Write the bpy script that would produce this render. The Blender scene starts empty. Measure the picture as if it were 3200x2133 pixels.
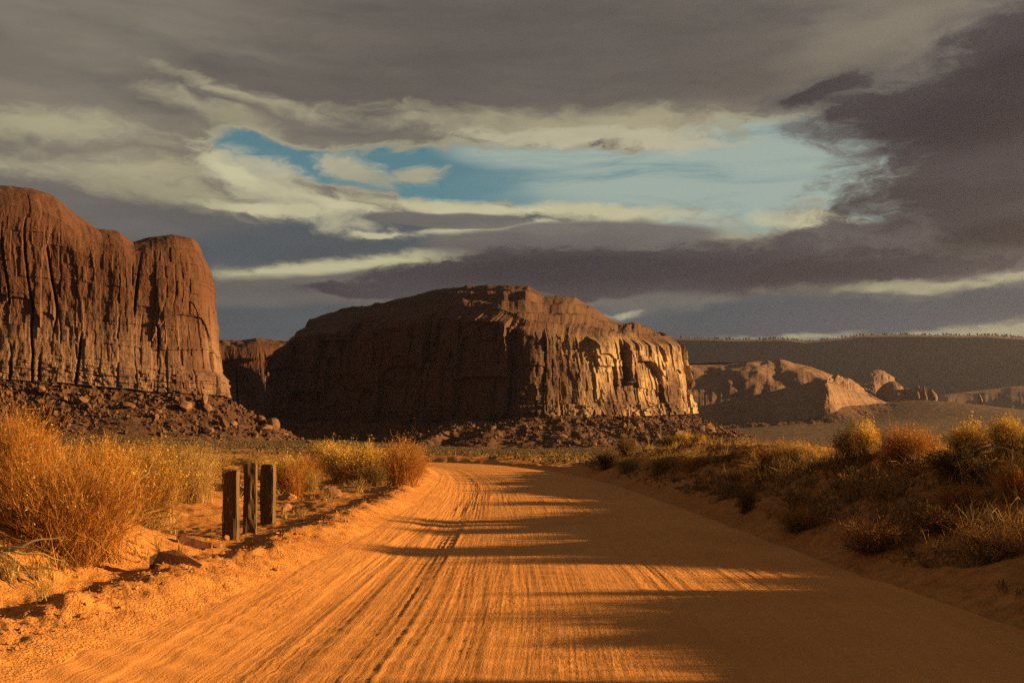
import bpy, math, random
import numpy as np
from mathutils import Vector

# ------------------------------------------------------------------ camera, sky, sun, exposure
F = 35.0 / 36.0 * 1024.0          # focal length in pixels of a 1024 px wide frame
HOR = 430.0                       # horizon row
H = 1.65                          # eye height
D2 = 1024.0 / 2352.0              # from the 2352 px wide copy of the photograph to 1024

scene = bpy.context.scene
C = scene.collection
cam_d = bpy.data.cameras.new('camera')
cam_d.lens = 35.0
cam_d.sensor_width = 36.0
cam_d.shift_y = (HOR - 341.0) / 1024.0
cam_d.clip_start = 0.05
cam_d.clip_end = 30000.0
cam = bpy.data.objects.new('camera', cam_d)
cam.location = (0, 0, H)
cam.rotation_euler = (math.radians(90), 0, 0)
C.objects.link(cam)
scene.camera = cam

EXPO = 1.75
scene.view_settings.view_transform = 'Standard'
scene.view_settings.look = 'None'
scene.view_settings.exposure = EXPO
scene.view_settings.gamma = 1.0
scene.cycles.use_denoising = False
scene.cycles.use_adaptive_sampling = True
scene.cycles.adaptive_threshold = 0.012
scene.cycles.adaptive_min_samples = 48
scene.cycles.sample_clamp_indirect = 0.07
scene.cycles.max_bounces = 4
scene.cycles.diffuse_bounces = 2
scene.cycles.glossy_bounces = 1
scene.cycles.volume_bounces = 0
scene.cycles.transparent_max_bounces = 8

SUN_AZ = math.radians(87.0)       # clockwise from the view direction, so from the right
SUN_EL = math.radians(11.3)
sun_d = bpy.data.lights.new('sun', 'SUN')
sun_d.energy = 5.0
sun_d.angle = math.radians(0.6)
sun_d.color = (1.0, 0.63, 0.24)
sun = bpy.data.objects.new('sun', sun_d)
sv = Vector((math.sin(SUN_AZ) * math.cos(SUN_EL), math.cos(SUN_AZ) * math.cos(SUN_EL), math.sin(SUN_EL)))
sun.rotation_euler = (-sv).to_track_quat('-Z', 'Y').to_euler()
C.objects.link(sun)


def lin(r, g, b, k=1.0):
    def f(c):
        c /= 255.0
        return k * (c / 12.92 if c <= 0.04045 else ((c + 0.055) / 1.055) ** 2.4)
    return (f(r), f(g), f(b))


def build_world():
    world = bpy.data.worlds.new('World')
    scene.world = world
    world.use_nodes = True
    world.cycles.sampling_method = 'MANUAL'
    world.cycles.sample_map_resolution = 512
    nt = world.node_tree
    N, L = nt.nodes, nt.links
    N.clear()
    out = N.new('ShaderNodeOutputWorld')
    bg = N.new('ShaderNodeBackground')
    bg.inputs[1].default_value = 0.1
    L.new(bg.outputs[0], out.inputs[0])
    K = 10.0 / (2 ** EXPO)

    def math_(op, a, b=None, clamp=False):
        n = N.new('ShaderNodeMath'); n.operation = op; n.use_clamp = clamp
        for i, v in enumerate((a, b)):
            if v is None: continue
            if isinstance(v, (int, float)): n.inputs[i].default_value = v
            else: L.new(v, n.inputs[i])
        return n.outputs[0]

    def vmath(op, a, b):
        n = N.new('ShaderNodeVectorMath'); n.operation = op
        for i, v in enumerate((a, b)):
            if isinstance(v, tuple): n.inputs[i].default_value = v
            else: L.new(v, n.inputs[i])
        return n.outputs[0]

    def smooth(v, lo, hi):
        n = N.new('ShaderNodeMapRange'); n.interpolation_type = 'SMOOTHSTEP'
        n.inputs['From Min'].default_value = lo; n.inputs['From Max'].default_value = hi
        L.new(v, n.inputs['Value'])
        return n.outputs['Result']

    def mix(fac, a, b):
        n = N.new('ShaderNodeMix'); n.data_type = 'RGBA'
        if isinstance(fac, (int, float)): n.inputs[0].default_value = fac
        else: L.new(fac, n.inputs[0])
        for i, v in ((6, a), (7, b)):
            if isinstance(v, tuple): n.inputs[i].default_value = (*v, 1.0)
            else: L.new(v, n.inputs[i])
        return n.outputs[2]

    def noise(vec, sx, sy, detail=5, rough=0.55, seed=0.0, colour=False):
        m = N.new('ShaderNodeMapping'); m.inputs['Scale'].default_value = (sx, sy, 1)
        m.inputs['Location'].default_value = (seed, seed * 1.7, seed * 0.3)
        L.new(vec, m.inputs['Vector'])
        n = N.new('ShaderNodeTexNoise'); n.inputs['Scale'].default_value = 1.0
        n.inputs['Detail'].default_value = detail; n.inputs['Roughness'].default_value = rough
        L.new(m.outputs[0], n.inputs['Vector'])
        return n.outputs[1] if colour else n.outputs[0]

    tc = N.new('ShaderNodeTexCoord')
    sep = N.new('ShaderNodeSeparateXYZ'); L.new(tc.outputs['Generated'], sep.inputs[0])
    az = math_('ARCTAN2', sep.outputs[0], sep.outputs[1])
    el = math_('ARCSINE', sep.outputs[2])
    comb = N.new('ShaderNodeCombineXYZ'); L.new(az, comb.inputs[0]); L.new(el, comb.inputs[1])
    P = comb.outputs[0]

    def warp(P, sx, sy, ax, ay, detail, seed):
        c = noise(P, sx, sy, detail, 0.55, seed, True)
        d = vmath('SUBTRACT', c, (0.5, 0.5, 0.5))
        return vmath('ADD', P, vmath('MULTIPLY', d, (ax, ay, 0.0)))
    W1 = warp(P, 5, 16, 0.20, 0.034, 3, 3.1)                     # soft
    W2 = warp(warp(P, 6, 18, 0.10, 0.028, 3, 8.3), 26, 60, 0.045, 0.018, 5, 1.9)   # ragged

    def blob(W, x, y, rx, ry, rot=0.0):
        """an ellipse of the sky, its centre and radii in units of the photograph's rows, turned into angles"""
        tx, ty = (x * D2 - 512.0) / F, (HOR - y * D2) / F
        a = math.atan(tx); e = math.atan(ty * math.cos(a))
        m = N.new('ShaderNodeMapping'); m.vector_type = 'TEXTURE'
        m.inputs['Location'].default_value = (a, e, 0)
        m.inputs['Rotation'].default_value = (0, 0, math.radians(rot))
        m.inputs['Scale'].default_value = (rx * D2 / F, ry * D2 / F, 1)
        L.new(W, m.inputs['Vector'])
        g = N.new('ShaderNodeTexGradient'); g.gradient_type = 'SPHERICAL'
        L.new(m.outputs[0], g.inputs[0])
        return g.outputs[1]

    def layer(col, W, colour, amount, lo, hi, blobs, ragk=0.6, var=0.10):
        v = None
        for b in blobs:
            g = blob(W, *b)
            v = g if v is None else math_('MAXIMUM', v, g)
        lo = max(lo, 0.0)
        near = math_('MULTIPLY', v, 5.0, True)
        if W is W2: v = math_('ADD', v, math_('MULTIPLY', near, math_('MULTIPLY', rag, ragk))); hi += 0.04 + 0.1 * ragk
        else: v = math_('ADD', v, math_('MULTIPLY', near, math_('MULTIPLY', rag2, 0.45)))
        f = smooth(v, lo, hi)
        if amount != 1.0: f = math_('MULTIPLY', f, amount)
        c = lin(*colour, K)
        tone = mix(smooth(rag2, -0.16, 0.16), tuple(q * (1 - var) for q in c), tuple(q * (1 + var) for q in c))
        return mix(f, col, tone)

    rag = math_('SUBTRACT', math_('ADD', math_('MULTIPLY', noise(W2, 11, 34, 3, 0.5, 6.2), 0.8), math_('MULTIPLY', noise(W2, 40, 95, 6, 0.65, 2.6), 0.9)), 0.85)
    rag2 = math_('SUBTRACT', noise(P, 6, 24, 5, 0.52, 11.2), 0.5)
    # clear sky behind everything
    sky = N.new('ShaderNodeTexSky'); sky.sky_type = 'NISHITA'; sky.sun_disc = False
    sky.sun_elevation = SUN_EL; sky.sun_rotation = SUN_AZ
    sky.altitude = 1600; sky.air_density = 1.0; sky.dust_density = 1.2; sky.ozone_density = 1.5
    clear = vmath('MULTIPLY', sky.outputs[0], (SKY_MUL[0], SKY_MUL[1], SKY_MUL[2]))
    # high veil in the gap
    hi_n = noise(W1, 5, 60, 6, 0.65, 5.5)
    vv = math_('MAXIMUM', blob(W1, 1760, 400, 720, 170, 3), blob(W1, 1450, 340, 500, 70, -3))
    vf = math_('MULTIPLY', smooth(vv, 0.0, 0.45), smooth(hi_n, 0.16, 0.56))
    col = mix(vf, clear, lin(158, 174, 164, K))
    # broad overcast
    g1 = noise(P, 2.5, 12, 3, 0.5, 2.2)
    g2 = noise(W2, 6, 34, 5, 0.6, 7.7)
    g = math_('ADD', math_('MULTIPLY', g1, 0.55), math_('MULTIPLY', g2, 0.45))
    deck = mix(smooth(g, 0.33, 0.67), lin(87, 84, 82, K), lin(130, 122, 109, K))
    fine = noise(W2, 9, 70, 7, 0.68, 3.3)
    deck = mix(math_('MULTIPLY', smooth(fine, 0.42, 0.70), 0.35), deck, lin(140, 131, 114, K))
    deck = layer(deck, W1, (95, 88, 83), 0.75, 0.0, 0.7, [(1250, 90, 1000, 210, -4), (900, 200, 700, 90, 2), (1700, 190, 500, 80, -4)], var=0.08)
    deck = layer(deck, W1, (78, 86, 92), 0.95, 0.0, 0.4, [(640, 548, 420, 85, 0), (560, 760, 520, 90, 0), (1000, 510, 460, 40, 3), (700, 750, 420, 60, 3), (1750, 740, 700, 60, 0)], var=0.07)
    deck = layer(deck, W1, (106, 102, 99), 0.9, 0.0, 0.6, [(200, 480, 420, 90, 0), (560, 685, 330, 40, 3)], var=0.08)
    # lit bands in the deck
    deck = layer(deck, W1, (126, 118, 104), 0.75, 0.0, 0.9, [(100, 110, 460, 120, 10), (2040, 60, 420, 85, 28), (250, 330, 660, 150, 0)], var=0.14)
    deck = layer(deck, W2, (168, 160, 130), 0.85, 0.0, 0.8, [(60, 285, 420, 50, 4), (500, 262, 300, 34, -14), (560, 222, 330, 26, -10), (280, 390, 520, 50, 2), (1350, 285, 800, 52, -2), (420, 440, 420, 46, -4)], ragk=1.3, var=0.14)
    gap_n = math_('ADD', rag, 0.5)
    gv = None
    for b in [(1120, 410, 460, 70, -4), (1790, 395, 560, 140, 3), (1350, 415, 560, 92, -3), (600, 352, 150, 50, -10), (740, 380, 300, 46, -8), (2030, 470, 230, 52, 0)]:
        q = blob(W2, *b); gv = q if gv is None else math_('MAXIMUM', gv, q)
    gv = math_('ADD', gv, math_('MULTIPLY', math_('MULTIPLY', gv, 4.0, True), math_('MULTIPLY', math_('SUBTRACT', gap_n, 0.5), 1.0)))
    gap = smooth(gv, 0.08, 0.40)
    edge = math_('MULTIPLY', smooth(gv, 0.0, 0.14), 0.75)
    deck = mix(edge, deck, lin(168, 162, 134, K))
    col = mix(gap, deck, col)
    # bright puffs beside the gap
    col = layer(col, W2, (178, 172, 144), 0.9, 0.02, 0.5, [(1380, 320, 420, 30, -2), (640, 425, 310, 66, -20), (840, 392, 140, 40, -8), (1000, 404, 80, 28, 10), (1520, 330, 260, 20, -2)], ragk=1.4, var=0.15)
    col = layer(col, W2, (200, 193, 156), 0.9, 0.02, 0.6, [(620, 474, 240, 18, 0), (780, 466, 190, 22, -8), (560, 400, 150, 26, -20), (1080, 476, 460, 24, -3), (1400, 490, 330, 26, -4), (1880, 503, 180, 24, -2), (850, 534, 80, 10, 0), (1180, 524, 320, 20, 2)], ragk=0.8, var=0.12)
    col = layer(col, W2, (204, 197, 156), 0.92, 0.02, 0.5, [(790, 614, 340, 40, 6)], ragk=0.6)
    # dark clouds in front
    col = layer(col, W1, (104, 100, 97), 0.95, 0.0, 0.35, [(1290, 552, 420, 46, 2), (780, 655, 330, 30, 5), (1000, 503, 260, 20, -2)], var=0.12)
    col = layer(col, W2, (72, 67, 71), 1.0, 0.03, 0.22, [(1350, 625, 640, 74, 2), (1900, 588, 600, 84, 5), (900, 656, 280, 22, 3), (2250, 540, 340, 110, 10)], ragk=0.7, var=0.14)
    col = layer(col, W1, (54, 50, 56), 0.9, 0.05, 0.6, [(1350, 630, 620, 52, 2), (1900, 615, 480, 44, 3)], var=0.08)
    col = layer(col, W1, (104, 101, 97), 0.8, 0.0, 0.6, [(2250, 645, 340, 36, 3), (1500, 705, 170, 34, 4)])
    col = layer(col, W2, (176, 170, 136), 0.85, 0.0, 0.7, [(2150, 655, 250, 22, -2), (2330, 640, 160, 18, -3), (1985, 692, 90, 14, 3), (1470, 718, 90, 12, 4), (1820, 768, 260, 30, 0), (2260, 760, 280, 34, 3)], ragk=1.2, var=0.15)
    col = layer(col, W2, (72, 79, 87), 1.0, 0.03, 0.36, [(1800, 728, 440, 54, 2), (2250, 705, 320, 48, 6), (2100, 735, 300, 18, 0)], ragk=0.7, var=0.08)
    col = layer(col, W2, (98, 93, 90), 0.8, 0.0, 0.25, [(2350, 290, 560, 200, 20), (2150, 250, 380, 105, -2), (2430, 110, 500, 210, 28), (2430, 450, 390, 150, 0), (1890, 210, 190, 44, 10)], ragk=1.2)
    col = layer(col, W2, (66, 61, 64), 1.0, 0.02, 0.32, [(2380, 290, 480, 170, 20), (2190, 250, 330, 85, -2), (2460, 110, 430, 180, 28), (2460, 450, 330, 130, 0), (1900, 205, 130, 30, 10), (2270, 480, 150, 60, 0)], ragk=1.1, var=0.14)
    col = layer(col, W1, (46, 43, 49), 0.9, 0.05, 0.7, [(2270, 260, 420, 95, 6), (2440, 140, 330, 130, 25), (2380, 520, 260, 50, 6)], var=0.08)
    L.new(col, bg.inputs[0])


SKY_MUL = (0.235, 0.325, 0.255)
build_world()

# ------------------------------------------------------------------ helpers
rng = np.random.default_rng(7)
random.seed(7)
TAB2 = rng.random((256, 256)).astype(np.float32)


def vn(x, y, seed=0):
    """smooth value noise in -1..1"""
    x = np.asarray(x, float) + seed * 37.31
    y = np.asarray(y, float) + seed * 17.77
    xi = np.floor(x).astype(int); yi = np.floor(y).astype(int)
    fx = x - xi; fy = y - yi
    fx = fx * fx * fx * (fx * (fx * 6 - 15) + 10); fy = fy * fy * fy * (fy * (fy * 6 - 15) + 10)
    x0 = xi & 255; x1 = (xi + 1) & 255; y0 = yi & 255; y1 = (yi + 1) & 255
    a = TAB2[x0, y0]; b = TAB2[x1, y0]; c = TAB2[x0, y1]; d = TAB2[x1, y1]
    return ((a + (b - a) * fx) * (1 - fy) + (c + (d - c) * fx) * fy) * 2 - 1


def fbm(x, y, oct=4, seed=0, gain=0.5):
    s = 0; a = 1.0; t = 0
    for o in range(oct):
        s = s + a * vn(x * 2.03 ** o, y * 2.03 ** o, seed + o * 3)
        t += a; a *= gain
    return s / t


def rnd(k, seed=0):
    k = np.asarray(k).astype(int)
    return TAB2[(k * 7 + seed * 13) & 255, (k * 3 + seed * 29 + (k >> 5)) & 255]


def sstep(a, b, x):
    t = np.clip((np.asarray(x, float) - a) / (b - a), 0, 1)
    return t * t * (3 - 2 * t)


def np_mesh(name, verts, faces, smooth=False):
    """verts (n,3), faces (m,3) or (m,4) as one mesh"""
    verts = np.ascontiguousarray(verts, dtype=np.float32); faces = np.ascontiguousarray(faces, dtype=np.int32)
    me = bpy.data.meshes.new(name)
    k = faces.shape[1]
    me.vertices.add(len(verts)); me.vertices.foreach_set('co', verts.ravel())
    me.loops.add(faces.size); me.loops.foreach_set('vertex_index', faces.ravel())
    me.polygons.add(len(faces))
    me.polygons.foreach_set('loop_start', np.arange(0, faces.size, k, dtype=np.int32))
    me.polygons.foreach_set('loop_total', np.full(len(faces), k, dtype=np.int32))
    me.polygons.foreach_set('use_smooth', np.full(len(faces), smooth, dtype=bool))
    me.update(calc_edges=True)
    return me


def grid_faces(nr, nc, wrap=False):
    i = np.arange(nr - 1)[:, None]; j = np.arange(nc if wrap else nc - 1)[None, :]
    j2 = (j + 1) % nc
    a = i * nc + j; b = i * nc + j2; c = (i + 1) * nc + j2; d = (i + 1) * nc + j
    return np.stack([a, b, c, d], -1).reshape(-1, 4)


def obj(name, me, mat=None, parent=None, loc=None):
    o = bpy.data.objects.new(name, me)
    C.objects.link(o)
    if mat is not None and me is not None and not me.materials: me.materials.append(mat)
    if parent is not None: o.parent = parent
    if loc is not None: o.location = loc
    return o


def tag(o, label=None, cat=None, group=None, kind=None):
    if label: o['label'] = label
    if cat: o['category'] = cat
    if group: o['group'] = group
    if kind: o['kind'] = kind
    return o


class Mat:
    """a small wrapper for a procedural material"""
    def __init__(s, name, rough=0.9, spec=0.2):
        s.m = bpy.data.materials.new(name); s.m.use_nodes = True
        s.nt = s.m.node_tree; s.N = s.nt.nodes; s.L = s.nt.links
        s.b = s.N['Principled BSDF']
        s.b.inputs['Roughness'].default_value = rough
        s.b.inputs['Specular IOR Level'].default_value = spec
        s.tc = s.N.new('ShaderNodeTexCoord')

    def co(s, scale=(1, 1, 1), space='Object', loc=(0, 0, 0)):
        m = s.N.new('ShaderNodeMapping'); m.inputs['Scale'].default_value = scale; m.inputs['Location'].default_value = loc
        s.L.new(s.tc.outputs[space], m.inputs['Vector'])
        return m.outputs[0]

    def noise(s, vec, scale=1.0, detail=4, rough=0.55, dist=0.0):
        n = s.N.new('ShaderNodeTexNoise'); n.inputs['Scale'].default_value = scale
        n.inputs['Detail'].default_value = detail; n.inputs['Roughness'].default_value = rough; n.inputs['Distortion'].default_value = dist
        s.L.new(vec, n.inputs['Vector'])
        return n.outputs[0]

    def ramp(s, v, stops):
        r = s.N.new('ShaderNodeValToRGB')
        e = r.color_ramp.elements
        while len(e) < len(stops): e.new(0.5)
        for i, (p, c) in enumerate(stops):
            e[i].position = p; e[i].color = (*c, 1) if len(c) == 3 else c
        s.L.new(v, r.inputs[0])
        return r.outputs[0]

    def rng(s, v, a, b, lo=0.0, hi=1.0):
        n = s.N.new('ShaderNodeMapRange'); n.inputs['From Min'].default_value = a; n.inputs['From Max'].default_value = b
        n.inputs['To Min'].default_value = lo; n.inputs['To Max'].default_value = hi
        s.L.new(v, n.inputs['Value'])
        return n.outputs[0]

    def mix(s, fac, a, b, mode='MIX'):
        n = s.N.new('ShaderNodeMix'); n.data_type = 'RGBA'; n.blend_type = mode
        for i, v in ((0, fac), (6, a), (7, b)):
            if isinstance(v, (int, float)): n.inputs[i].default_value = v
            elif isinstance(v, tuple): n.inputs[i].default_value = (*v, 1)
            else: s.L.new(v, n.inputs[i])
        return n.outputs[2]

    def color(s, v):
        if isinstance(v, tuple): s.b.inputs['Base Color'].default_value = (*v, 1)
        else: s.L.new(v, s.b.inputs['Base Color'])

    def bump(s, h, strength=0.5, dist=0.05, prev=None):
        n = s.N.new('ShaderNodeBump'); n.inputs['Strength'].default_value = strength; n.inputs['Distance'].default_value = dist
        s.L.new(h, n.inputs['Height'])
        if prev is not None: s.L.new(prev, n.inputs['Normal'])
        s.L.new(n.outputs[0], s.b.inputs['Normal'])
        return n.outputs[0]


# ------------------------------------------------------------------ materials
def mat_ground():
    m = Mat('red_sand', 0.95, 0.1)
    p = m.co()
    a = m.noise(p, 0.35, 6, 0.6); b = m.noise(p, 6.0, 6, 0.65); c = m.noise(p, 45.0, 3, 0.6)
    col = m.ramp(a, [(0.3, (0.42, 0.165, 0.040)), (0.7, (0.56, 0.245, 0.068))])
    col = m.mix(m.rng(b, 0.40, 0.66, 0, 0.65), col, (0.23, 0.085, 0.03))
    # far scrub plain: dull green and straw speckle where the pieces are too far to tell apart
    geo = m.N.new('ShaderNodeNewGeometry')
    sp = m.N.new('ShaderNodeSeparateXYZ'); m.L.new(geo.outputs['Position'], sp.inputs[0])
    q = m.co((1, 0.35, 1)); s1 = m.noise(q, 0.22, 5, 0.7)
    scrub = m.ramp(s1, [(0.40, (0.026, 0.017, 0.012)), (0.51, (0.080, 0.043, 0.027)), (0.63, (0.18, 0.088, 0.046))])
    far = m.rng(sp.outputs[1], 95, 170)
    col = m.mix(far, col, scrub)
    m.color(col)
    h = m.mix(0.5, b, c)
    m.bump(h, 1.0, 0.07)
    return m.m


def mat_road():
    m = Mat('graded_dirt', 0.95, 0.1)
    p = m.co(); uv = m.co((1, 1, 1), 'UV')
    a = m.noise(p, 0.5, 5, 0.6); c = m.noise(p, 70.0, 3, 0.65); st = m.noise(m.co((7, 0.25, 1), 'UV'), 1.0, 5, 0.6)
    col = m.ramp(a, [(0.3, (0.47, 0.190, 0.052)), (0.7, (0.57, 0.243, 0.070))])
    col = m.mix(m.rng(st, 0.45, 0.7, 0, 0.22), col, (0.36, 0.14, 0.045))
    m.color(col)
    g = m.noise(m.co((34, 1.0, 1), 'UV'), 1.0, 4, 0.6)
    n1 = m.bump(g, 0.30, 0.02)
    # tread blocks and ripple pattern, in patches
    vo = m.N.new('ShaderNodeTexVoronoi'); vo.inputs['Scale'].default_value = 1.0; vo.inputs['Randomness'].default_value = 0.55
    m.L.new(m.co((24, 11, 1), 'UV'), vo.inputs['Vector'])
    patch = m.noise(m.co((0.9, 0.22, 1), 'UV'), 1.0, 3, 0.6)
    tread = m.mix(m.rng(patch, 0.42, 0.60), (0.5, 0.5, 0.5), vo.outputs['Distance'])
    n2 = m.bump(tread, 0.40, 0.016, n1)
    m.bump(c, 0.55, 0.012, n2)
    return m.m


def mat_rock(name, base, pale, dark, streak=1.0, scale=1.0, pale_band=None, lit_end=None, cover=(0.30, 0.50)):
    m = Mat(name, 0.9, 0.15)
    p = m.co()
    a = m.noise(p, 0.03 * scale, 5, 0.6)
    v = m.noise(m.co((0.22 * scale, 0.22 * scale, 0.012 * scale)), 1.0, 6, 0.65, 0.4)
    v2 = m.noise(m.co((0.6 * scale, 0.6 * scale, 0.05 * scale), loc=(5, 3, 1)), 1.0, 5, 0.65, 0.8)
    hz = m.noise(m.co((0.008 * scale, 0.008 * scale, 0.45 * scale)), 1.0, 4, 0.6)
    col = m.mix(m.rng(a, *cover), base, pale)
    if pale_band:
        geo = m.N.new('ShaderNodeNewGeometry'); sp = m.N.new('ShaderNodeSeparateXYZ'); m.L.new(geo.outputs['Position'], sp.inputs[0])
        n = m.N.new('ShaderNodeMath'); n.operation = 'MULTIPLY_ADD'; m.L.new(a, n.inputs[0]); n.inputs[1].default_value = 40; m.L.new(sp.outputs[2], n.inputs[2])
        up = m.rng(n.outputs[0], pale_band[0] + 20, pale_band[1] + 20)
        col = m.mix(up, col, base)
        if lit_end:      # pale rock kept to the sunlit end; shaded rest painted dark to deepen its shade
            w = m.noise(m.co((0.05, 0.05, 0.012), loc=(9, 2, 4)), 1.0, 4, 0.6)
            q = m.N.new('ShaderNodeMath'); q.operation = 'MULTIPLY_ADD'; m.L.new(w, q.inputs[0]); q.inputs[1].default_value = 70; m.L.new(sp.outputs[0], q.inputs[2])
            col = m.mix(m.rng(q.outputs[0], lit_end[0] + 35, lit_end[1] + 35), base, col)
    col = m.mix(m.rng(v, 0.5, 0.72, 0, 0.75 * streak), col, dark)
    col = m.mix(m.rng(v2, 0.52, 0.75, 0, 0.45 * streak), col, dark)
    col = m.mix(m.rng(hz, 0.52, 0.7, 0, 0.35), col, dark)
    m.color(col)
    f = m.noise(p, 0.8 * scale, 6, 0.7)
    b1 = m.bump(f, 0.8, 0.7 / scale)
    m.bump(v2, 0.35, 1.0 / scale, b1)
    return m.m


def mat_simple(name, stops, scale, bump=0.5, dist=0.03, rough=0.92, detail=5):
    m = Mat(name, rough, 0.15)
    p = m.co()
    a = m.noise(p, scale, detail, 0.62)
    oi = m.N.new('ShaderNodeObjectInfo')
    col = m.ramp(a, stops)
    hsv = m.N.new('ShaderNodeHueSaturation')
    m.L.new(m.rng(oi.outputs['Random'], 0, 1, 0.8, 1.2), hsv.inputs['Value'])
    m.L.new(col, hsv.inputs['Color'])
    m.color(hsv.outputs[0])
    if bump: m.bump(m.noise(p, scale * 4, 5, 0.65), bump, dist)
    return m.m


def mat_leaf(name, c0, c1, trans=0.25):
    m = Mat(name, 0.8, 0.15)
    a = m.N.new('ShaderNodeNewGeometry').outputs['Random Per Island']
    oi = m.N.new('ShaderNodeObjectInfo')
    hsv = m.N.new('ShaderNodeHueSaturation')
    m.L.new(m.rng(oi.outputs['Random'], 0, 1, 0.8, 1.15), hsv.inputs['Value'])
    m.L.new(m.ramp(a, [(0.0, tuple(q * 0.6 for q in c0)), (0.35, c0), (0.8, c1), (1.0, tuple(q * 1.15 for q in c1))]), hsv.inputs['Color'])
    m.color(hsv.outputs[0])
    t = m.N.new('ShaderNodeBsdfTranslucent'); m.L.new(hsv.outputs[0], t.inputs[0])
    mx = m.N.new('ShaderNodeMixShader'); mx.inputs[0].default_value = trans
    m.L.new(m.b.outputs[0], mx.inputs[1]); m.L.new(t.outputs[0], mx.inputs[2])
    m.L.new(mx.outputs[0], m.N['Material Output'].inputs[0])
    return m.m


M_ground = mat_ground()
M_road = mat_road()
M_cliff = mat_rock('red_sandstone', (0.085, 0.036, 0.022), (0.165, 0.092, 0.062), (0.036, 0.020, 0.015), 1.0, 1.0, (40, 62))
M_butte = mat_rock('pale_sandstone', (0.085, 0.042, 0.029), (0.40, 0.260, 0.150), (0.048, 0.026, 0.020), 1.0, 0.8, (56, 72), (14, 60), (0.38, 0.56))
M_ridge = mat_rock('slickrock', (0.13, 0.066, 0.042), (0.21, 0.118, 0.075), (0.07, 0.036, 0.025), 0.6, 0.35)
M_mesa = mat_rock('far_mesa_rock', (0.064, 0.040, 0.034), (0.080, 0.049, 0.041), (0.043, 0.029, 0.026), 0.6, 0.12)
M_talus = mat_simple('talus_shale', [(0.35, (0.045, 0.022, 0.014)), (0.6, (0.085, 0.040, 0.024)), (0.75, (0.13, 0.062, 0.036))], 0.25, 1.0, 0.6)
M_boulder = mat_simple('boulder_sandstone', [(0.3, (0.08, 0.038, 0.023)), (0.7, (0.19, 0.098, 0.057))], 0.5, 0.6, 0.15)
M_rubble = mat_simple('rubble', [(0.3, (0.055, 0.026, 0.016)), (0.7, (0.12, 0.058, 0.034))], 0.3, 0.0)
M_stone = mat_simple('near_stone', [(0.3, (0.20, 0.09, 0.045)), (0.7, (0.32, 0.155, 0.08))], 4.0, 0.6, 0.02)
M_slab = mat_simple('dark_slab', [(0.3, (0.10, 0.048, 0.026)), (0.7, (0.20, 0.10, 0.055))], 6.0, 0.7, 0.02)
M_clod = mat_simple('dirt_clod', [(0.3, (0.30, 0.11, 0.038)), (0.7, (0.42, 0.17, 0.06))], 8.0, 0.4, 0.01)


def mat_wood():
    m = Mat('weathered_timber', 0.85, 0.2)
    g = m.noise(m.co((48, 48, 1.1)), 1.0, 5, 0.65, 0.0)
    k = m.noise(m.co((70, 70, 1.0), loc=(3, 1, 0)), 1.0, 3, 0.7)
    col = m.ramp(g, [(0.3, (0.040, 0.022, 0.011)), (0.55, (0.11, 0.064, 0.030)), (0.78, (0.25, 0.16, 0.075))])
    col = m.mix(m.rng(k, 0.58, 0.66, 0, 0.8), col, (0.02, 0.012, 0.007))
    m.color(col)
    m.bump(m.mix(0.5, g, k), 0.55, 0.006)
    return m.m


M_wood = mat_wood()
M_stem_o = mat_leaf('orange_stem', (0.26, 0.100, 0.022), (0.50, 0.225, 0.048), 0.25)
M_stem_t = mat_leaf('tan_stem', (0.23, 0.13, 0.045), (0.47, 0.30, 0.105), 0.25)
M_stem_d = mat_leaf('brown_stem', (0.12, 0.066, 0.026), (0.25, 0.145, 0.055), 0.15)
M_leaf_y = mat_leaf('yellow_flower', (0.52, 0.30, 0.048), (0.75, 0.47, 0.105), 0.4)
M_leaf_g = mat_leaf('sage_leaf', (0.10, 0.066, 0.028), (0.22, 0.145, 0.06), 0.3)
M_leaf_d = mat_leaf('dark_leaf', (0.075, 0.050, 0.019), (0.17, 0.108, 0.040), 0.25)
M_dead = mat_leaf('dead_wood', (0.14, 0.10, 0.058), (0.26, 0.19, 0.11), 0.0)
M_grass = mat_leaf('dry_grass', (0.31, 0.175, 0.05), (0.54, 0.35, 0.105), 0.4)

# ------------------------------------------------------------------ the lie of the land
ROAD = np.array([  # x, y, half width
    (0.4, -14, 3.7), (0.5, -6, 3.7), (0.60, 0, 3.68), (0.68, 6, 3.60), (0.78, 8.5, 3.45), (0.82, 12, 3.14), (0.84, 16.5, 2.96), (0.80, 22, 2.86),
    (0.5, 32, 2.85), (-0.3, 43, 2.95), (-1.5, 54, 3.1), (-3.6, 65, 3.2), (-7.4, 75, 3.3), (-14, 83, 3.4), (-25, 89, 3.4), (-42, 93, 3.4), (-65, 95, 3.4)])


def resample(pts, step):
    """Catmull-Rom through the rows of pts, resampled at equal steps of the first two columns"""
    p = np.vstack([2 * pts[0] - pts[1], pts, 2 * pts[-1] - pts[-2]])
    out = []
    for i in range(1, len(p) - 2):
        t = np.linspace(0, 1, 24, endpoint=False)[:, None]
        a, b, c, d = p[i - 1], p[i], p[i + 1], p[i + 2]
        out.append(0.5 * (2 * b + (c - a) * t + (2 * a - 5 * b + 4 * c - d) * t ** 2 + (3 * b - a - 3 * c + d) * t ** 3))
    out.append(pts[-1][None]); q = np.vstack(out)
    s = np.concatenate([[0], np.cumsum(np.hypot(*np.diff(q[:, :2], axis=0).T))])
    n = int(s[-1] / step) + 1
    ss = np.linspace(0, s[-1], n)
    return np.stack([np.interp(ss, s, q[:, k]) for k in range(q.shape[1])], 1), ss


RC, RS = resample(ROAD, 0.5)
RT = np.gradient(RC[:, :2], axis=0); RT /= np.linalg.norm(RT, axis=1)[:, None]
RN = np.stack([RT[:, 1], -RT[:, 0]], 1)      # to the right of travel


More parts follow.
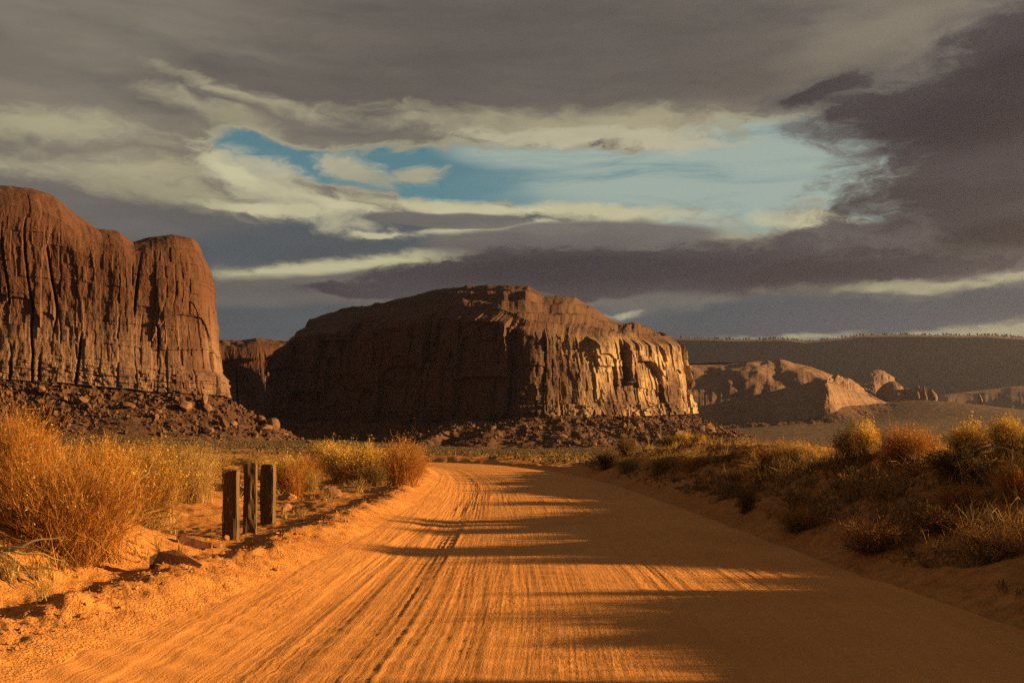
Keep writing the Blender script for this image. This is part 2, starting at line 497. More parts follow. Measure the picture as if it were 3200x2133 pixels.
def road_uv(X, Y):
    """lateral offset (right positive), half width and running length of the road for ground points"""
    X = np.atleast_1d(X).ravel(); Y = np.atleast_1d(Y).ravel()
    u = np.full(X.shape, 1e3); hw = np.full(X.shape, 3.0); s = np.zeros(X.shape)
    near = np.where((X > -95) & (X < 45) & (Y > -40) & (Y < 135))[0]
    for k in range(0, len(near), 20000):
        i = near[k:k + 20000]
        d = (X[i, None] - RC[None, :, 0]) ** 2 + (Y[i, None] - RC[None, :, 1]) ** 2
        j = np.argmin(d, 1)
        dx = X[i] - RC[j, 0]; dy = Y[i] - RC[j, 1]
        uu = dx * RN[j, 0] + dy * RN[j, 1]
        end = (j == 0) | (j == len(RC) - 1)
        u[i] = np.where(end, np.sign(uu) * np.sqrt(np.min(d, 1)), uu); hw[i] = RC[j, 2]; s[i] = RS[j] + dx * RT[j, 0] + dy * RT[j, 1]
    return u, hw, s


def zr(Y):
    Y = np.asarray(Y, float)
    a = np.clip(Y - 10, 0, 30)
    return -0.00027 * a * a - 0.0162 * np.clip(Y - 40, 0, 90)


FAZ = np.array([-900.0, 100, 300, 512, 680, 800, 1024, 1900])
FD = np.array([60.0, 100, 200, 350, 600, 900, 1400, 2000, 3000, 7000])
FZ = np.array([
    [0.2, 0.3, 0.3, 0.5, 1, 2, 4, 6, 10, 20],
    [0.2, 0.0, -0.2, -0.2, 0, 0, 2, 6, 10, 20],
    [-0.3, -0.9, -1.6, -2.5, -4, -5, -3, 0, 10, 20],
    [-0.6, -1.2, -3.0, -5.5, -9, -10, -6, 0, 10, 20],
    [-0.4, -1.0, -3.2, -5.5, -8, -7, 0, 12, 25, 40],
    [-0.2, -0.8, -3.0, -4.5, -6, -4, 6, 20, 35, 60],
    [0.2, -0.6, -2.5, -3.5, -4, -2, 10, 22, 35, 60],
    [0.3, 0.3, 0.0, 0, 0, 2, 6, 12, 25, 60]])


def zfar(X, Y):
    d = np.hypot(X, Y)
    px = np.where(Y > 1, 512 + F * X / np.maximum(Y, 1), np.where(X < 0, -900, 1900))
    px = np.clip(px, -900, 1900)
    d = np.clip(d, 60, 7000)
    ai = np.clip(np.searchsorted(FAZ, px) - 1, 0, len(FAZ) - 2); di = np.clip(np.searchsorted(FD, d) - 1, 0, len(FD) - 2)
    fa = (px - FAZ[ai]) / (FAZ[ai + 1] - FAZ[ai]); fd = (d - FD[di]) / (FD[di + 1] - FD[di])
    fa = fa * fa * (3 - 2 * fa)
    z = (FZ[ai, di] * (1 - fa) + FZ[ai + 1, di] * fa) * (1 - fd) + (FZ[ai, di + 1] * (1 - fa) + FZ[ai + 1, di + 1] * fa) * fd
    # the low hill under the spires
    hx, hy = 690.0, 1750.0
    z = z + 22 * np.exp(-(((X - hx) / 150) ** 2 + ((Y - hy) / 260) ** 2)) + 14 * np.exp(-(((X - hx - 20) / 330) ** 2 + ((Y - hy) / 330) ** 2))
    return z


HCY = np.array([-20, 0, 5, 8, 9.6, 10.3, 11.6, 12.6, 14, 16, 19, 21.5, 24, 27, 34, 42, 50, 58, 66, 74, 90, 120])
HCZ = np.array([1.0, 1.0, 1.15, 1.15, 1.05, 0.62, 0.62, 0.98, 1.16, 1.22, 1.12, 0.85, 0.95, 1.25, 1.3, 1.0, 0.55, 0.3, 0.25, 0.45, 0.6, 0.4])


def ground_z(X, Y, fine=True):
    X = np.asarray(X, float); Y = np.asarray(Y, float); sh = X.shape
    X = X.ravel(); Y = Y.ravel()
    u, hw, s = road_uv(X, Y)
    d = np.hypot(X, Y)
    z = zr(Y)
    near = d < 200
    # right bank
    r = u - hw
    Hc = np.interp(Y, HCY, HCZ)
    bank = Hc * sstep(0.0, 3.2, r) * (1 - 0.7 * sstep(3.3, 11, r))
    bank = bank * (1 + 0.25 * fbm(X / 2.2, Y / 2.2, 3, 5) * sstep(0.6, 2.5, r))
    bank += 0.24 * sstep(0.0, 0.6, r) * np.exp(-np.clip(r, 0, 9) / 1.6) * (1 + 0.5 * fbm(X * 1.3, Y * 1.3, 3, 8))
    # left side: crumbling windrow, shoulder falling away from the road, brush mounds
    e = -u - hw
    lump = fbm(X * 2.4, Y * 2.4, 4, 11, 0.65)
    berm = (0.13 + 0.09 * lump) * np.exp(-((e - 0.62 - 0.2 * fbm(X * .6, Y * .6, 2, 4)) / 0.40) ** 2) * sstep(90, 40, Y)
    left = berm + 0.15 * sstep(-1.15, 0.35, e) + 0.03 * sstep(0.0, 0.4, e) - 0.25 * sstep(0.9, 4.5, e)
    left = left + 1.0 * sstep(1.05, 3.3, e) * sstep(14.2, 11.0, Y) + 0.35 * sstep(2.8, 6.0, e) * sstep(14.0, 20, Y) * sstep(60, 35, Y)
    left += 0.5 * sstep(4, 12, e) * sstep(60, 30, Y)
    left += 0.12 * fbm(X * 0.8, Y * 0.8, 4, 21) * sstep(0.8, 3, e)
    z = z + np.where(u > 0, np.where(r > 0, bank, 0), np.where(e > -1.3, left, 0))
    off = np.maximum(r, e)
    if fine:
        z = z + (0.035 * fbm(X * 2.2, Y * 2.2, 4, 31) + 0.026 * fbm(X * 9, Y * 9, 3, 33, 0.6)) * sstep(0.0, 0.6, off)
    z = z + 0.25 * fbm(X / 14, Y / 14, 3, 41) * sstep(6, 25, off)
    under = 0.10 * sstep(0.12, -0.35, off)
    z = z - np.where(off < 0.15, under, 0)
    w = sstep(70, 150, np.where(Y > 0, d, d * 1.2))
    fz = zfar(X, Y) + 0.35 * fbm(X / 30, Y / 30, 4, 51) * sstep(60, 200, d) + (3 * fbm(X / 400, Y / 400, 3, 55) + 1.2 * fbm(X / 60, Y / 60, 3, 56)) * sstep(700, 2000, d)
    z = z * (1 - w) + fz * w
    return z.reshape(sh)


def gz(x, y):
    return float(ground_z(np.array([x]), np.array([y]))[0])


def wx(pxd, Y):
    return (pxd * D2 - 512.0) / F * Y


def wz(yd, Y):
    return H + (HOR - yd * D2) / F * Y


_T = np.concatenate([np.arange(3, 60, 0.05), np.arange(60, 600, 0.8)])


def hit(pxd, yd):
    """where the line of sight through a place in the photograph meets the ground"""
    X = wx(pxd, _T); Z = wz(yd, _T)
    g = ground_z(X, _T)
    k = np.where(Z <= g)[0]
    k = k[0] if len(k) else len(_T) - 1
    return float(X[k]), float(_T[k]), float(g[k])


def build_ground():
    a_front = np.radians(np.linspace(-31, 31, 480))
    a_side = np.radians(np.concatenate([np.linspace(31, 80, 70)[1:], np.linspace(80, 280, 40)[1:], np.linspace(280, 329, 36)[1:-1]]))
    A = np.concatenate([a_front, a_side])
    R = np.concatenate([np.linspace(0.4, 3.2, 8), np.geomspace(3.4, 60, 420), np.geomspace(62, 6000, 170)])
    X = R[:, None] * np.sin(A)[None]; Y = R[:, None] * np.cos(A)[None]
    Z = ground_z(X, Y)
    v = np.stack([X, Y, Z], -1).reshape(-1, 3)
    v = np.vstack([v, [[0, 0, gz(0, 0)]]])
    f = grid_faces(len(R), len(A), True)
    me = np_mesh('ground', v, f[:, ::-1], True)
    # close the middle
    o = obj('ground', me, M_ground)
    tag(o, 'red sandy desert ground with scrub plain reaching to the cliffs', None, None, 'structure')


def build_road():
    lo, hi = 1.0, 118.0
    s0 = float(np.interp(3.2, RC[:60, 1], RS[:60]))
    rows = np.concatenate([np.linspace(0.5, s0, 40)[:-1], s0 - 3.2 + np.geomspace(3.2, 118, 720)])
    rows = rows[rows < RS[-1]]
    cx = np.interp(rows, RS, RC[:, 0]); cy = np.interp(rows, RS, RC[:, 1]); hw = np.interp(rows, RS, RC[:, 2])
    nx = np.interp(rows, RS, RN[:, 0]); ny = np.interp(rows, RS, RN[:, 1])
    U = np.linspace(-1, 1, 420)
    u = U[None, :] * (hw + 0.45)[:, None]
    S = np.broadcast_to(rows[:, None], u.shape)
    X = cx[:, None] + nx[:, None] * u; Y = cy[:, None] + ny[:, None] * u
    z = zr(Y) + 0.045 * (1 - (u / hw[:, None]) ** 2)
    fade = sstep(90, 25, Y)
    # wheel ruts: bundles of tread grooves that wander along the road
    g = 0
    r = np.random.default_rng(3)
    for k in range(56):
        u0 = r.uniform(-3.2, 3.2); wv = r.uniform(0.07, 0.17); amp = r.uniform(0.02, 0.35); fr = r.uniform(40, 90); ph = r.uniform(0, 6.28)
        c = u0 + amp * np.sin(S / fr * 6.28 + ph) + 0.008 * vn(S / 1.5, 0 * S, k)
        q = (u - c) / wv
        body = np.exp(-q ** 4)
        on = 1.0 if k < 8 else sstep(-0.25, 0.25, vn(S / 9.0, 0 * S + k * 5.3, 60 + k))
        dep = r.uniform(0.0015, 0.0040) if k > 13 else r.uniform(0.0018, 0.0028)
        tread = 0.45 * np.cos((u - c) * 6.28 / r.uniform(0.045, 0.075)) + 0.3 * np.cos((u - c) * 40 + S * r.choice([-1, 1]) * 6.28 / r.uniform(0.09, 0.16))
        g = g - body * on * dep * (0.6 + tread) + dep * 0.8 * on * (np.exp(-(np.abs(q) - 1.25) ** 2 / 0.06))
    # grader lines
    g = g + 0.0020 * fbm(u * 11 + 0.2 * np.sin(S / 9), S / 7.0, 3, 71, 0.6) + 0.003 * fbm(u * 2.2, S / 20.0, 3, 72)
    # washboard
    wb = np.sin(S * 6.28 / 0.42 + 1.2 * fbm(u * 1.2, S * 0.3, 2, 73) * 3 + u * 1.6)
    g = g + 0.008 * wb * sstep(-0.15, 0.35, fbm(u * 0.7, S / 7.0, 3, 74))
    g = g + 0.0022 * fbm(u * 16, S * 16, 2, 75) + 0.004 * fbm(u * 4, S * 4, 3, 76)
    # soft sand piled along the left edge
    e = -(u + hw[:, None])
    g = g + 0.15 * sstep(-1.15, 0.35, e) + 0.006 * fbm(u * 6, S * 1.2, 3, 77) * np.exp(-((e + 0.4) / 0.45) ** 2)
    z = z + g * (0.35 + 0.65 * fade)
    off = np.abs(u) - hw[:, None] - 0.08 * fbm(X * 1.5, Y * 1.5, 3, 78)
    z = z - 0.3 * np.clip(off - np.where(u < 0, 0.22, 0.0), 0, 1)
    v = np.stack([X, Y, z], -1).reshape(-1, 3)
    f = grid_faces(*u.shape)
    me = np_mesh('dirt_road', v, f, True)
    uvl = me.uv_layers.new(name='UVMap')
    uv = np.stack([u, S], -1).reshape(-1, 2)[f.ravel()].astype(np.float32)
    uvl.data.foreach_set('uv', uv.ravel())
    o = obj('dirt_road', me, M_road)
    tag(o, 'graded orange dirt road with tyre tracks curving left towards the butte', None, None, 'structure')


build_ground()
build_road()

# ------------------------------------------------------------------ rock walls
def slab(S, z, w, depth, crack, seed, hgt):
    """flat vertical slabs of uneven width broken into blocks, with narrow joints between"""
    q = S / w + 0.40 * fbm(S / (2.5 * w), z / (5.0 * w), 2, seed) + 0.06 * vn(S / w * 2, z / w * 0.8, seed + 1)
    k = np.floor(q); f = q - k
    top = hgt * (0.15 + 1.0 * rnd(k, seed + 2)) * (1 - 0.5 * (2 * f - 1) ** 4 * rnd(k, seed + 8))
    o = np.where(z < top, rnd(k, seed + 3) * 0.8 - 0.3, rnd(k, seed + 4) + 0.1)
    b = np.floor(z / (1.7 * w) + 5 * rnd(k, seed + 9) + 0.25 * f * (rnd(k, seed + 10) - 0.5))      # blocks up each slab
    o = o + 0.8 * (TAB2[(k.astype(int) * 5 + seed) & 255, (b.astype(int) * 11 + seed) & 255] - 0.5)
    o = o + 0.95 * (f - 0.5) * (rnd(k, seed + 11) - 0.5) * 2                                        # faces turned a little
    d = np.minimum(f, 1 - f) * w
    cr = np.exp(-(d / (0.014 * w + 0.28)) ** 2) * crack * sstep(0.3, 0.7, rnd(k + (f > 0.5), seed + 5)) * sstep(-0.05, 0.25, vn(z / (1.5 * w), 2.0 * (k + (f > 0.5)), seed + 6))
    return o * depth - cr


def loop_resample(ctl, n_front, n_back, split):
    """closed Catmull-Rom loop through control rows; first 'split' rows are the side in view"""
    m = len(ctl); out = []
    seg = []
    for i in range(m):
        a, b, c, d = ctl[i - 1], ctl[i], ctl[(i + 1) % m], ctl[(i + 2) % m]
        t = np.linspace(0, 1, 40, endpoint=False)[:, None]
        q = 0.5 * (2 * b + (c - a) * t + (2 * a - 5 * b + 4 * c - d) * t ** 2 + (3 * b - a - 3 * c + d) * t ** 3)
        q[:, 2:] = b[2:] * (1 - t) + c[2:] * t
        seg.append(q)
    fr = np.vstack(seg[:split - 1] + [ctl[split - 1][None]]); bk = np.vstack(seg[split - 1:] + [ctl[0][None]])
    res = []
    for q, n in ((fr, n_front), (bk, n_back)):
        s = np.concatenate([[0], np.cumsum(np.hypot(*np.diff(q[:, :2], axis=0).T))])
        ss = np.linspace(0, s[-1], n, endpoint=False)
        res.append(np.stack([np.interp(ss, s, q[:, k]) for k in range(q.shape[1])], 1))
    return np.vstack(res)


def butte(name, label, cat, ctl, split, nf, nb, rows, caprows, mat, batter, disp, talus=None, capnoise=1.5, capcurve=0.6, bprof=1.3, step=0.0, group=None, capscale=16.0):
    """ctl rows: place of the rim in the photograph, distance, row of foot, row of rim, then place, distance and row of the crest behind it"""
    rowsw = []
    for (p, d, yb, yrim, ps, ds, yt) in ctl:
        rowsw.append((wx(p, d), d, wz(yb, d), wz(yrim, d), wx(ps, ds), ds, wz(yt, ds)))
    L = loop_resample(np.array(rowsw, float), nf, nb, split)
    n = len(L)
    P = L[:, :2]
    T = np.roll(P, -1, 0) - np.roll(P, 1, 0)
    for _ in range(6): T = (np.roll(T, 1, 0) + T + np.roll(T, -1, 0)) / 3
    T /= np.linalg.norm(T, axis=1)[:, None]
    Nn = np.stack([T[:, 1], -T[:, 0]], 1)
    S = np.concatenate([[0], np.cumsum(np.hypot(*np.diff(P, axis=0).T))])
    zb, zrim = L[:, 2], L[:, 3]
    t = np.linspace(0, 1, rows)[:, None]
    Hh = (zrim - zb)[None]
    Z = zb[None] + t * Hh
    Sg = np.broadcast_to(S[None], Z.shape)
    zz = t * Hh
    out = batter * (1 - t) ** bprof + disp(Sg, zz, t, Hh)
    X = P[None, :, 0] + Nn[None, :, 0] * out; Y = P[None, :, 1] + Nn[None, :, 1] * out
    vs = [np.stack([X, Y, Z], -1)]
    # crest: from the rim back to the spine
    a = np.linspace(0, 1, caprows + 1)[1:, None]
    rim = vs[0][-1]
    cz = rim[None, :, 2] + (L[:, 6] - rim[:, 2])[None] * (1 - (1 - a) ** (1 / capcurve))
    if step > 0:
        k = cz / step + 0.3 * fbm(Sg[:1] / 30, a * 2, 3, 91)
        fr = k - np.floor(k)
        cz = cz + step * (sstep(0.25, 0.75, fr) - fr) * 0.75 * (4 * a * (1 - a)) ** 0.5
    cx = rim[None, :, 0] * (1 - a) + L[None, :, 4] * a; cy = rim[None, :, 1] * (1 - a) + L[None, :, 5] * a
    wgt = (a * (1.02 - a) * 4) ** 0.6
    cz = cz + capnoise * wgt * (fbm(cx / capscale, cy / capscale, 4, 92) + 0.5 * fbm(Sg[:1] / (capscale * 0.4) + 0 * a, a * 3, 3, 93))
    vs.append(np.stack([cx, cy, cz], -1))
    V = np.vstack(vs)
    f = grid_faces(V.shape[0], n, True)
    me = np_mesh('cliff', V.reshape(-1, 3), f, False)
    root = obj(name, None)
    root.location = (0, 0, 0)
    obj('cliff', me, mat, root)
    tag(root, label, cat, group, 'structure')
    if talus:
        run, trows, base_up = talus
        tt = np.linspace(0, 1, trows)[:, None]
        ob = np.broadcast_to(batter + 2.0, (1, n))
        runs = run * (1 + 0.45 * fbm(S / 25.0, S * 0, 3, 95))[None]
        o2 = (batter - 3.0) + runs * tt
        X = P[None, :, 0] + Nn[None, :, 0] * o2; Y = P[None, :, 1] + Nn[None, :, 1] * o2
        for _ in range(10):
            X[1:] = (np.roll(X[1:], 1, 1) + 2 * X[1:] + np.roll(X[1:], -1, 1)) / 4; Y[1:] = (np.roll(Y[1:], 1, 1) + 2 * Y[1:] + np.roll(Y[1:], -1, 1)) / 4
        g = ground_z(X, Y, False) - 0.8
        zt = zb[None] + base_up
        sl = (1 - tt) ** 1.25
        Zt = g + (zt - g) * sl
        lump = (1.1 * fbm(X / 4.5, Y / 4.5, 4, 96) + 1.8 * fbm(Sg[:1] / 9 + 0 * tt, tt * 2, 3, 97)) * (run / 40.0)
        Zt = Zt + lump * sstep(0, 0.15, tt) * sstep(1.0, 0.8, tt)
        me = np_mesh('talus_slope', np.stack([X, Y, Zt], -1).reshape(-1, 3), grid_faces(trows, n, True)[:, ::-1], False)
        t_o = obj('talus_slope', me, M_talus, root)
        return root, (X, Y, Zt)
    return root, None


def disp_cliff(S, z, t, Hh):
    fade = sstep(1.0, 0.72, t)
    o = 1.4 * fbm(S / 42, z / 90, 3, 101)
    o = o + fade * slab(S, z, 24, 1.2, 4.5, 110, 85) + fade * slab(S, z, 9.0, 0.6, 3.4, 120, 70) + slab(S, z, 3.4, 0.28, 0.9, 130, 60) * fade
    o = o + 0.45 * fbm(S / 9, z / 16, 4, 102) + 0.3 * fbm(S / 1.5, z / 4, 3, 103)
    fb = np.floor(z / 2.2 + 0.8 * fbm(S / 50, z / 30, 2, 105))
    o = o + 0.5 * (rnd(fb, 9) - 0.5) * sstep(-0.3, 0.3, fbm(S / 22, z / 12, 3, 106)) + 0.5 * (TAB2[np.floor(S / 4.1 + 3 * rnd(fb // 3, 4)).astype(int) & 255, (fb // 3).astype(int) & 255] - 0.5)
    # thin broken beds along the foot
    bed = np.floor(z / 1.25 + 0.35 * fbm(S / 20, z * 0, 2, 104))
    low = sstep(12.0, 8.0, z)
    blk = np.floor(S / 2.3 + 7 * rnd(bed, 5))
    o = o + low * (1.6 + 1.4 * rnd(bed, 6) + 0.9 * TAB2[blk.astype(int) & 255, bed.astype(int) & 255] - 0.6)
    # dome edge rolls back
    o = o - 4.0 * sstep(0.84, 1.04, t) ** 1.5
    return o


def disp_butte(S, z, t, Hh):
    fade = sstep(1.0, 0.86, t)
    o = 9.0 * fbm(S / 60, z / 150, 3, 201)
    o = o + fade * slab(S, z, 34, 7.0, 6.0, 210, 72) + fade * slab(S, z, 13, 2.6, 5.0, 220, 66) + fade * slab(S, z, 5.2, 0.8, 1.6, 230, 60)
    o = o + 1.6 * fbm(S / 11, z / 34, 4, 202) + 0.6 * fbm(S / 2.2, z / 6, 3, 203)
    fb = np.floor(z / 3.0 + 0.8 * fbm(S / 60, z / 40, 2, 205))
    o = o + 0.8 * (rnd(fb, 9) - 0.5) * sstep(-0.3, 0.3, fbm(S / 30, z / 16, 3, 206)) + 0.8 * (TAB2[np.floor(S / 6 + 3 * rnd(fb // 3, 4)).astype(int) & 255, (fb // 3).astype(int) & 255] - 0.5)
    bed = np.floor(z / 1.6)
    low = sstep(11.0, 7.0, z)
    blk = np.floor(S / 3.0 + 7 * rnd(bed, 7))
    o = o + low * (1.8 * rnd(bed, 8) + 1.2 * TAB2[blk.astype(int) & 255, bed.astype(int) & 255] - 0.8)
    o = o - 5.0 * sstep(0.85, 1.05, t)
    return o


def disp_soft(k):
    def f(S, z, t, Hh):
        return k * (1.0 * fbm(S / (5 * k), z / (9 * k), 4, 301) + 0.5 * fbm(S / (1.6 * k), z / (6 * k), 4, 302) - 1.2 * sstep(0.6, 1.05, t))
    return f


LEFT = [
    (-420, 415, 850, 455, -460, 470, 400), (-200, 422, 862, 460, -220, 466, 415), (-60, 428, 868, 466, -70, 464, 424), (20, 432, 872, 466, 10, 462, 427),
    (85, 435, 876, 476, 70, 464, 434), (140, 438, 879, 502, 120, 464, 450), (190, 441, 884, 540, 172, 465, 490), (235, 444, 888, 556, 218, 466, 523),
    (280, 446, 892, 562, 266, 468, 530), (312, 449, 896, 574, 304, 468, 555), (342, 451, 899, 566, 345, 472, 544), (410, 456, 903, 556, 392, 474, 538),
    (460, 464, 906, 566, 435, 474, 546), (476, 474, 910, 582, 450, 484, 554), (480, 500, 915, 600, 446, 502, 560),
    (450, 560, 915, 660, 420, 545, 630), (330, 620, 910, 680, 300, 540, 640), (50, 640, 900, 640, 40, 540, 560), (-300, 560, 880, 560, -340, 500, 470)]
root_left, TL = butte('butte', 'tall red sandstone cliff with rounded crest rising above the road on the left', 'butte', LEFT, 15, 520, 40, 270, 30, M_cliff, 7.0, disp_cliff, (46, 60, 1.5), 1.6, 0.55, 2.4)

MID = [
    (655, 800, 965, 800, 690, 830, 778), (690, 772, 966, 758, 735, 815, 724), (760, 745, 968, 740, 792, 795, 712), (860, 715, 968, 724, 880, 768, 694),
    (960, 690, 966, 708, 972, 745, 672), (1060, 668, 963, 700, 1075, 725, 655), (1140, 655, 961, 706, 1150, 712, 654), (1195, 648, 959, 728, 1212, 706, 657),
    (1240, 646, 958, 748, 1252, 706, 680), (1300, 650, 957, 762, 1322, 712, 682), (1360, 662, 956, 766, 1362, 722, 708), (1420, 682, 955, 770, 1422, 740, 743),
    (1475, 708, 953, 771, 1462, 755, 738), (1520, 738, 950, 770, 1495, 772, 757), (1540, 765, 948, 771, 1515, 790, 768), (1538, 800, 948, 774, 1500, 815, 768),
    (1500, 880, 948, 774, 1440, 850, 760), (1300, 920, 950, 760, 1290, 860, 715), (1050, 930, 955, 730, 1050, 860, 670), (800, 930, 960, 740, 800, 880, 720), (680, 880, 965, 780, 700, 870, 770)]
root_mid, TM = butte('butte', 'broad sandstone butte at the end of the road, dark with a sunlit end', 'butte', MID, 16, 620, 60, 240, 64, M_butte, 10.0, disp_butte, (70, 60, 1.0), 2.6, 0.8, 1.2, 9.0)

BACK = [(440, 930, 975, 800, 440, 1000, 782), (520, 930, 975, 800, 520, 990, 784), (590, 935, 975, 797, 585, 990, 777), (640, 945, 975, 800, 640, 990, 782), (720, 960, 975, 800, 720, 1000, 784), (800, 985, 975, 800, 790, 1020, 784),
        (780, 1080, 975, 800, 760, 1060, 784), (500, 1080, 975, 800, 500, 1050, 784)]
butte('butte', 'low dark cliff wall in the gap between the two buttes', 'butte', BACK, 6, 260, 30, 110, 14, M_cliff, 8.0, disp_cliff, (40, 16, 1.0), 2.5, 0.6)

RIDGE = [(1430, 1490, 972, 940, 1430, 1720, 836), (1560, 1490, 972, 936, 1560, 1710, 838), (1650, 1485, 971, 934, 1650, 1705, 835), (1730, 1480, 970, 924, 1745, 1700, 829), (1800, 1480, 968, 930, 1790, 1695, 826),
         (1860, 1480, 962, 915, 1848, 1680, 840), (1893, 1478, 950, 888, 1885, 1660, 850), (1906, 1490, 938, 874, 1905, 1655, 860), (1918, 1530, 932, 880, 1922, 1655, 867), (1955, 1590, 930, 893, 1948, 1660, 876), (1988, 1640, 927, 903, 1972, 1690, 890), (2005, 1710, 925, 908, 1986, 1730, 898),
         (1990, 1800, 925, 900, 1960, 1770, 890), (1750, 1850, 930, 870, 1750, 1760, 830), (1450, 1850, 930, 870, 1450, 1760, 835)]
butte('slickrock_ridge', 'low rounded slickrock ridge with a sunlit end, right of the big butte', 'rock ridge', RIDGE, 12, 420, 40, 60, 50, M_ridge, 14.0, disp_soft(4.0), (40, 14, 1.0), 10.0, 0.62, 1.2, 0.0, None, 90.0)

DOME = [(1950, 2500, 930, 885, 1960, 2600, 862), (2000, 2470, 930, 880, 2000, 2600, 853), (2035, 2480, 930, 880, 2030, 2600, 852), (2065, 2520, 930, 888, 2055, 2610, 866), (2060, 2650, 930, 888, 2045, 2630, 866), (1980, 2700, 930, 885, 1990, 2640, 860)]
butte('slickrock_dome', 'hazy smooth rock dome behind the slickrock ridge', 'rock dome', DOME, 4, 110, 20, 30, 16, M_ridge, 20.0, disp_soft(8.0), None, 8.0, 0.6, capscale=70.0)
DOME2 = [(2150, 2420, 960, 950, 2160, 2600, 908), (2230, 2380, 960, 950, 2230, 2580, 898), (2330, 2330, 962, 948, 2320, 2560, 887), (2420, 2280, 962, 948, 2410, 2540, 883), (2560, 2220, 962, 948, 2540, 2500, 884), (2560, 2800, 960, 945, 2520, 2650, 890), (2200, 2800, 960, 945, 2230, 2680, 900)]
butte('slickrock_dome', 'broad hazy rock swell beyond the leaning spire', 'rock dome', DOME2, 5, 200, 20, 30, 16, M_ridge, 30.0, disp_soft(5.0), None, 6.0, 0.6, capscale=200.0)

MESA = []
for p_, t_ in ((1000, 786), (1300, 782), (1560, 777), (1700, 780), (1800, 778), (1850, 784), (1930, 777), (1990, 770), (2100, 769), (2200, 771), (2270, 770), (2350, 776), (2500, 774), (2800, 772)):
    y_ = 4800 - 0.66 * (p_ - 1000)
    MESA.append((p_, y_, 965, t_ + 3, p_, y_ + 420, t_))
MESA += [(2800, 5600, 965, 800, 2800, 5000, 772), (1000, 5900, 965, 815, 1000, 5500, 790)]
root_mesa, _ = butte('mesa', 'long flat hazy mesa along the far horizon with trees on its rim', 'mesa', MESA, 14, 520, 20, 60, 16, M_mesa, 330.0, disp_soft(7.0), None, 1.5, 0.8, 1.5)

# far trees on the mesa rim, one mass at that distance
def far_trees():
    r = np.random.default_rng(11)
    vs, fs = [], []
    n = 0
    ctl = np.array([(c[4], c[5], c[6]) for c in MESA[:14]], float)
    for k in range(420):
        p = r.uniform(1500, 2500); Y0 = np.interp(p, ctl[:, 0], ctl[:, 1]); Y = Y0 - r.uniform(0, 200)
        yt = np.interp(p, ctl[:, 0], ctl[:, 2])
        X = wx(p, Y); z = wz(yt, Y0) - 5 - (Y0 - Y) * 0.03
        h = r.uniform(4, 8); w = h * r.uniform(0.5, 0.9)
        a = r.uniform(0, 6.28, 1)[0]
        ring = [(X + w * math.cos(a + q * 1.2566) * r.uniform(.6, 1.2), Y + w * math.sin(a + q * 1.2566), z + h * r.uniform(.35, .7)) for q in range(5)]
        vs += ring + [(X, Y, z - 6), (X, Y, z + h)]
        for q in range(5):
            fs += [(n + q, n + (q + 1) % 5, n + 6), (n + (q + 1) % 5, n + q, n + 5)]
        n += 7
    o = obj('treeline', np_mesh('treeline', np.array(vs), np.array(fs)), M_leaf_d)
    tag(o, 'thin fringe of small trees along the far mesa rim', None, None, 'stuff')


far_trees()

# ------------------------------------------------------------------ rocks
def rock_mesh(name, seed, sub=2, cuts=9, squash=(1, 1, 0.75), blocky=0.72):
    import bmesh
    bm = bmesh.new()
    bmesh.ops.create_icosphere(bm, subdivisions=sub, radius=1.0)
    v = np.array([x.co[:] for x in bm.verts]); f = np.array([[q.index for q in p.verts] for p in bm.faces])
    bm.free()
    r = np.random.default_rng(seed)
    for _ in range(cuts):
        n = r.normal(size=3); n /= np.linalg.norm(n)
        d = r.uniform(blocky * 0.75, blocky * 1.15)
        s = v @ n
        v = v - np.where(s > d, s - d, 0)[:, None] * n[None]
    v = v + 0.05 * r.normal(size=v.shape) * (0.6 if sub < 2 else 0.35)
    v = v * np.array(squash)
    v[:, 2] -= v[:, 2].min() * 0.7
    return np_mesh(name, v, f, False)


ROCKS_FAR = [rock_mesh('boulder', 40 + k, 1, 8, (1, 0.85, 0.7)) for k in range(7)]
ROCKS_NEAR = [rock_mesh('rock', 60 + k, 2, 10, (1, 0.8, 0.62)) for k in range(5)]
ROCK_ROUND = rock_mesh('boulder', 91, 2, 4, (1, 0.95, 1.0), 0.95)


def boulder(x, y, z, size, k, label, group=None, name='boulder', stretch=(1, 1, 1), rot=None, mesh=None):
    me = mesh or ROCKS_FAR[k % 7]
    o = obj(name, me, M_boulder)
    o.location = (x, y, z)
    o.rotation_euler = rot if rot else (random.uniform(-.3, .3), random.uniform(-.3, .3), random.uniform(0, 6.28))
    o.scale = (size * stretch[0], size * stretch[1], size * stretch[2])
    tag(o, label, 'boulder' if name == 'boulder' else 'rock', group)
    return o


def talus_point(T, pxd, yd):
    """point of a talus sheet nearest a place in the photograph, on its near side"""
    X, Y, Z = T
    px = 512 + F * X / np.maximum(Y, 1); py = HOR - F * (Z - H) / np.maximum(Y, 1)
    d = (px - pxd * D2) ** 2 + (py - yd * D2) ** 2 + np.where(Y > np.median(Y) + 60, 1e6, 0) + 1e-4 * Y
    k = np.unravel_index(np.argmin(d), d.shape)
    return float(X[k]), float(Y[k]), float(Z[k])


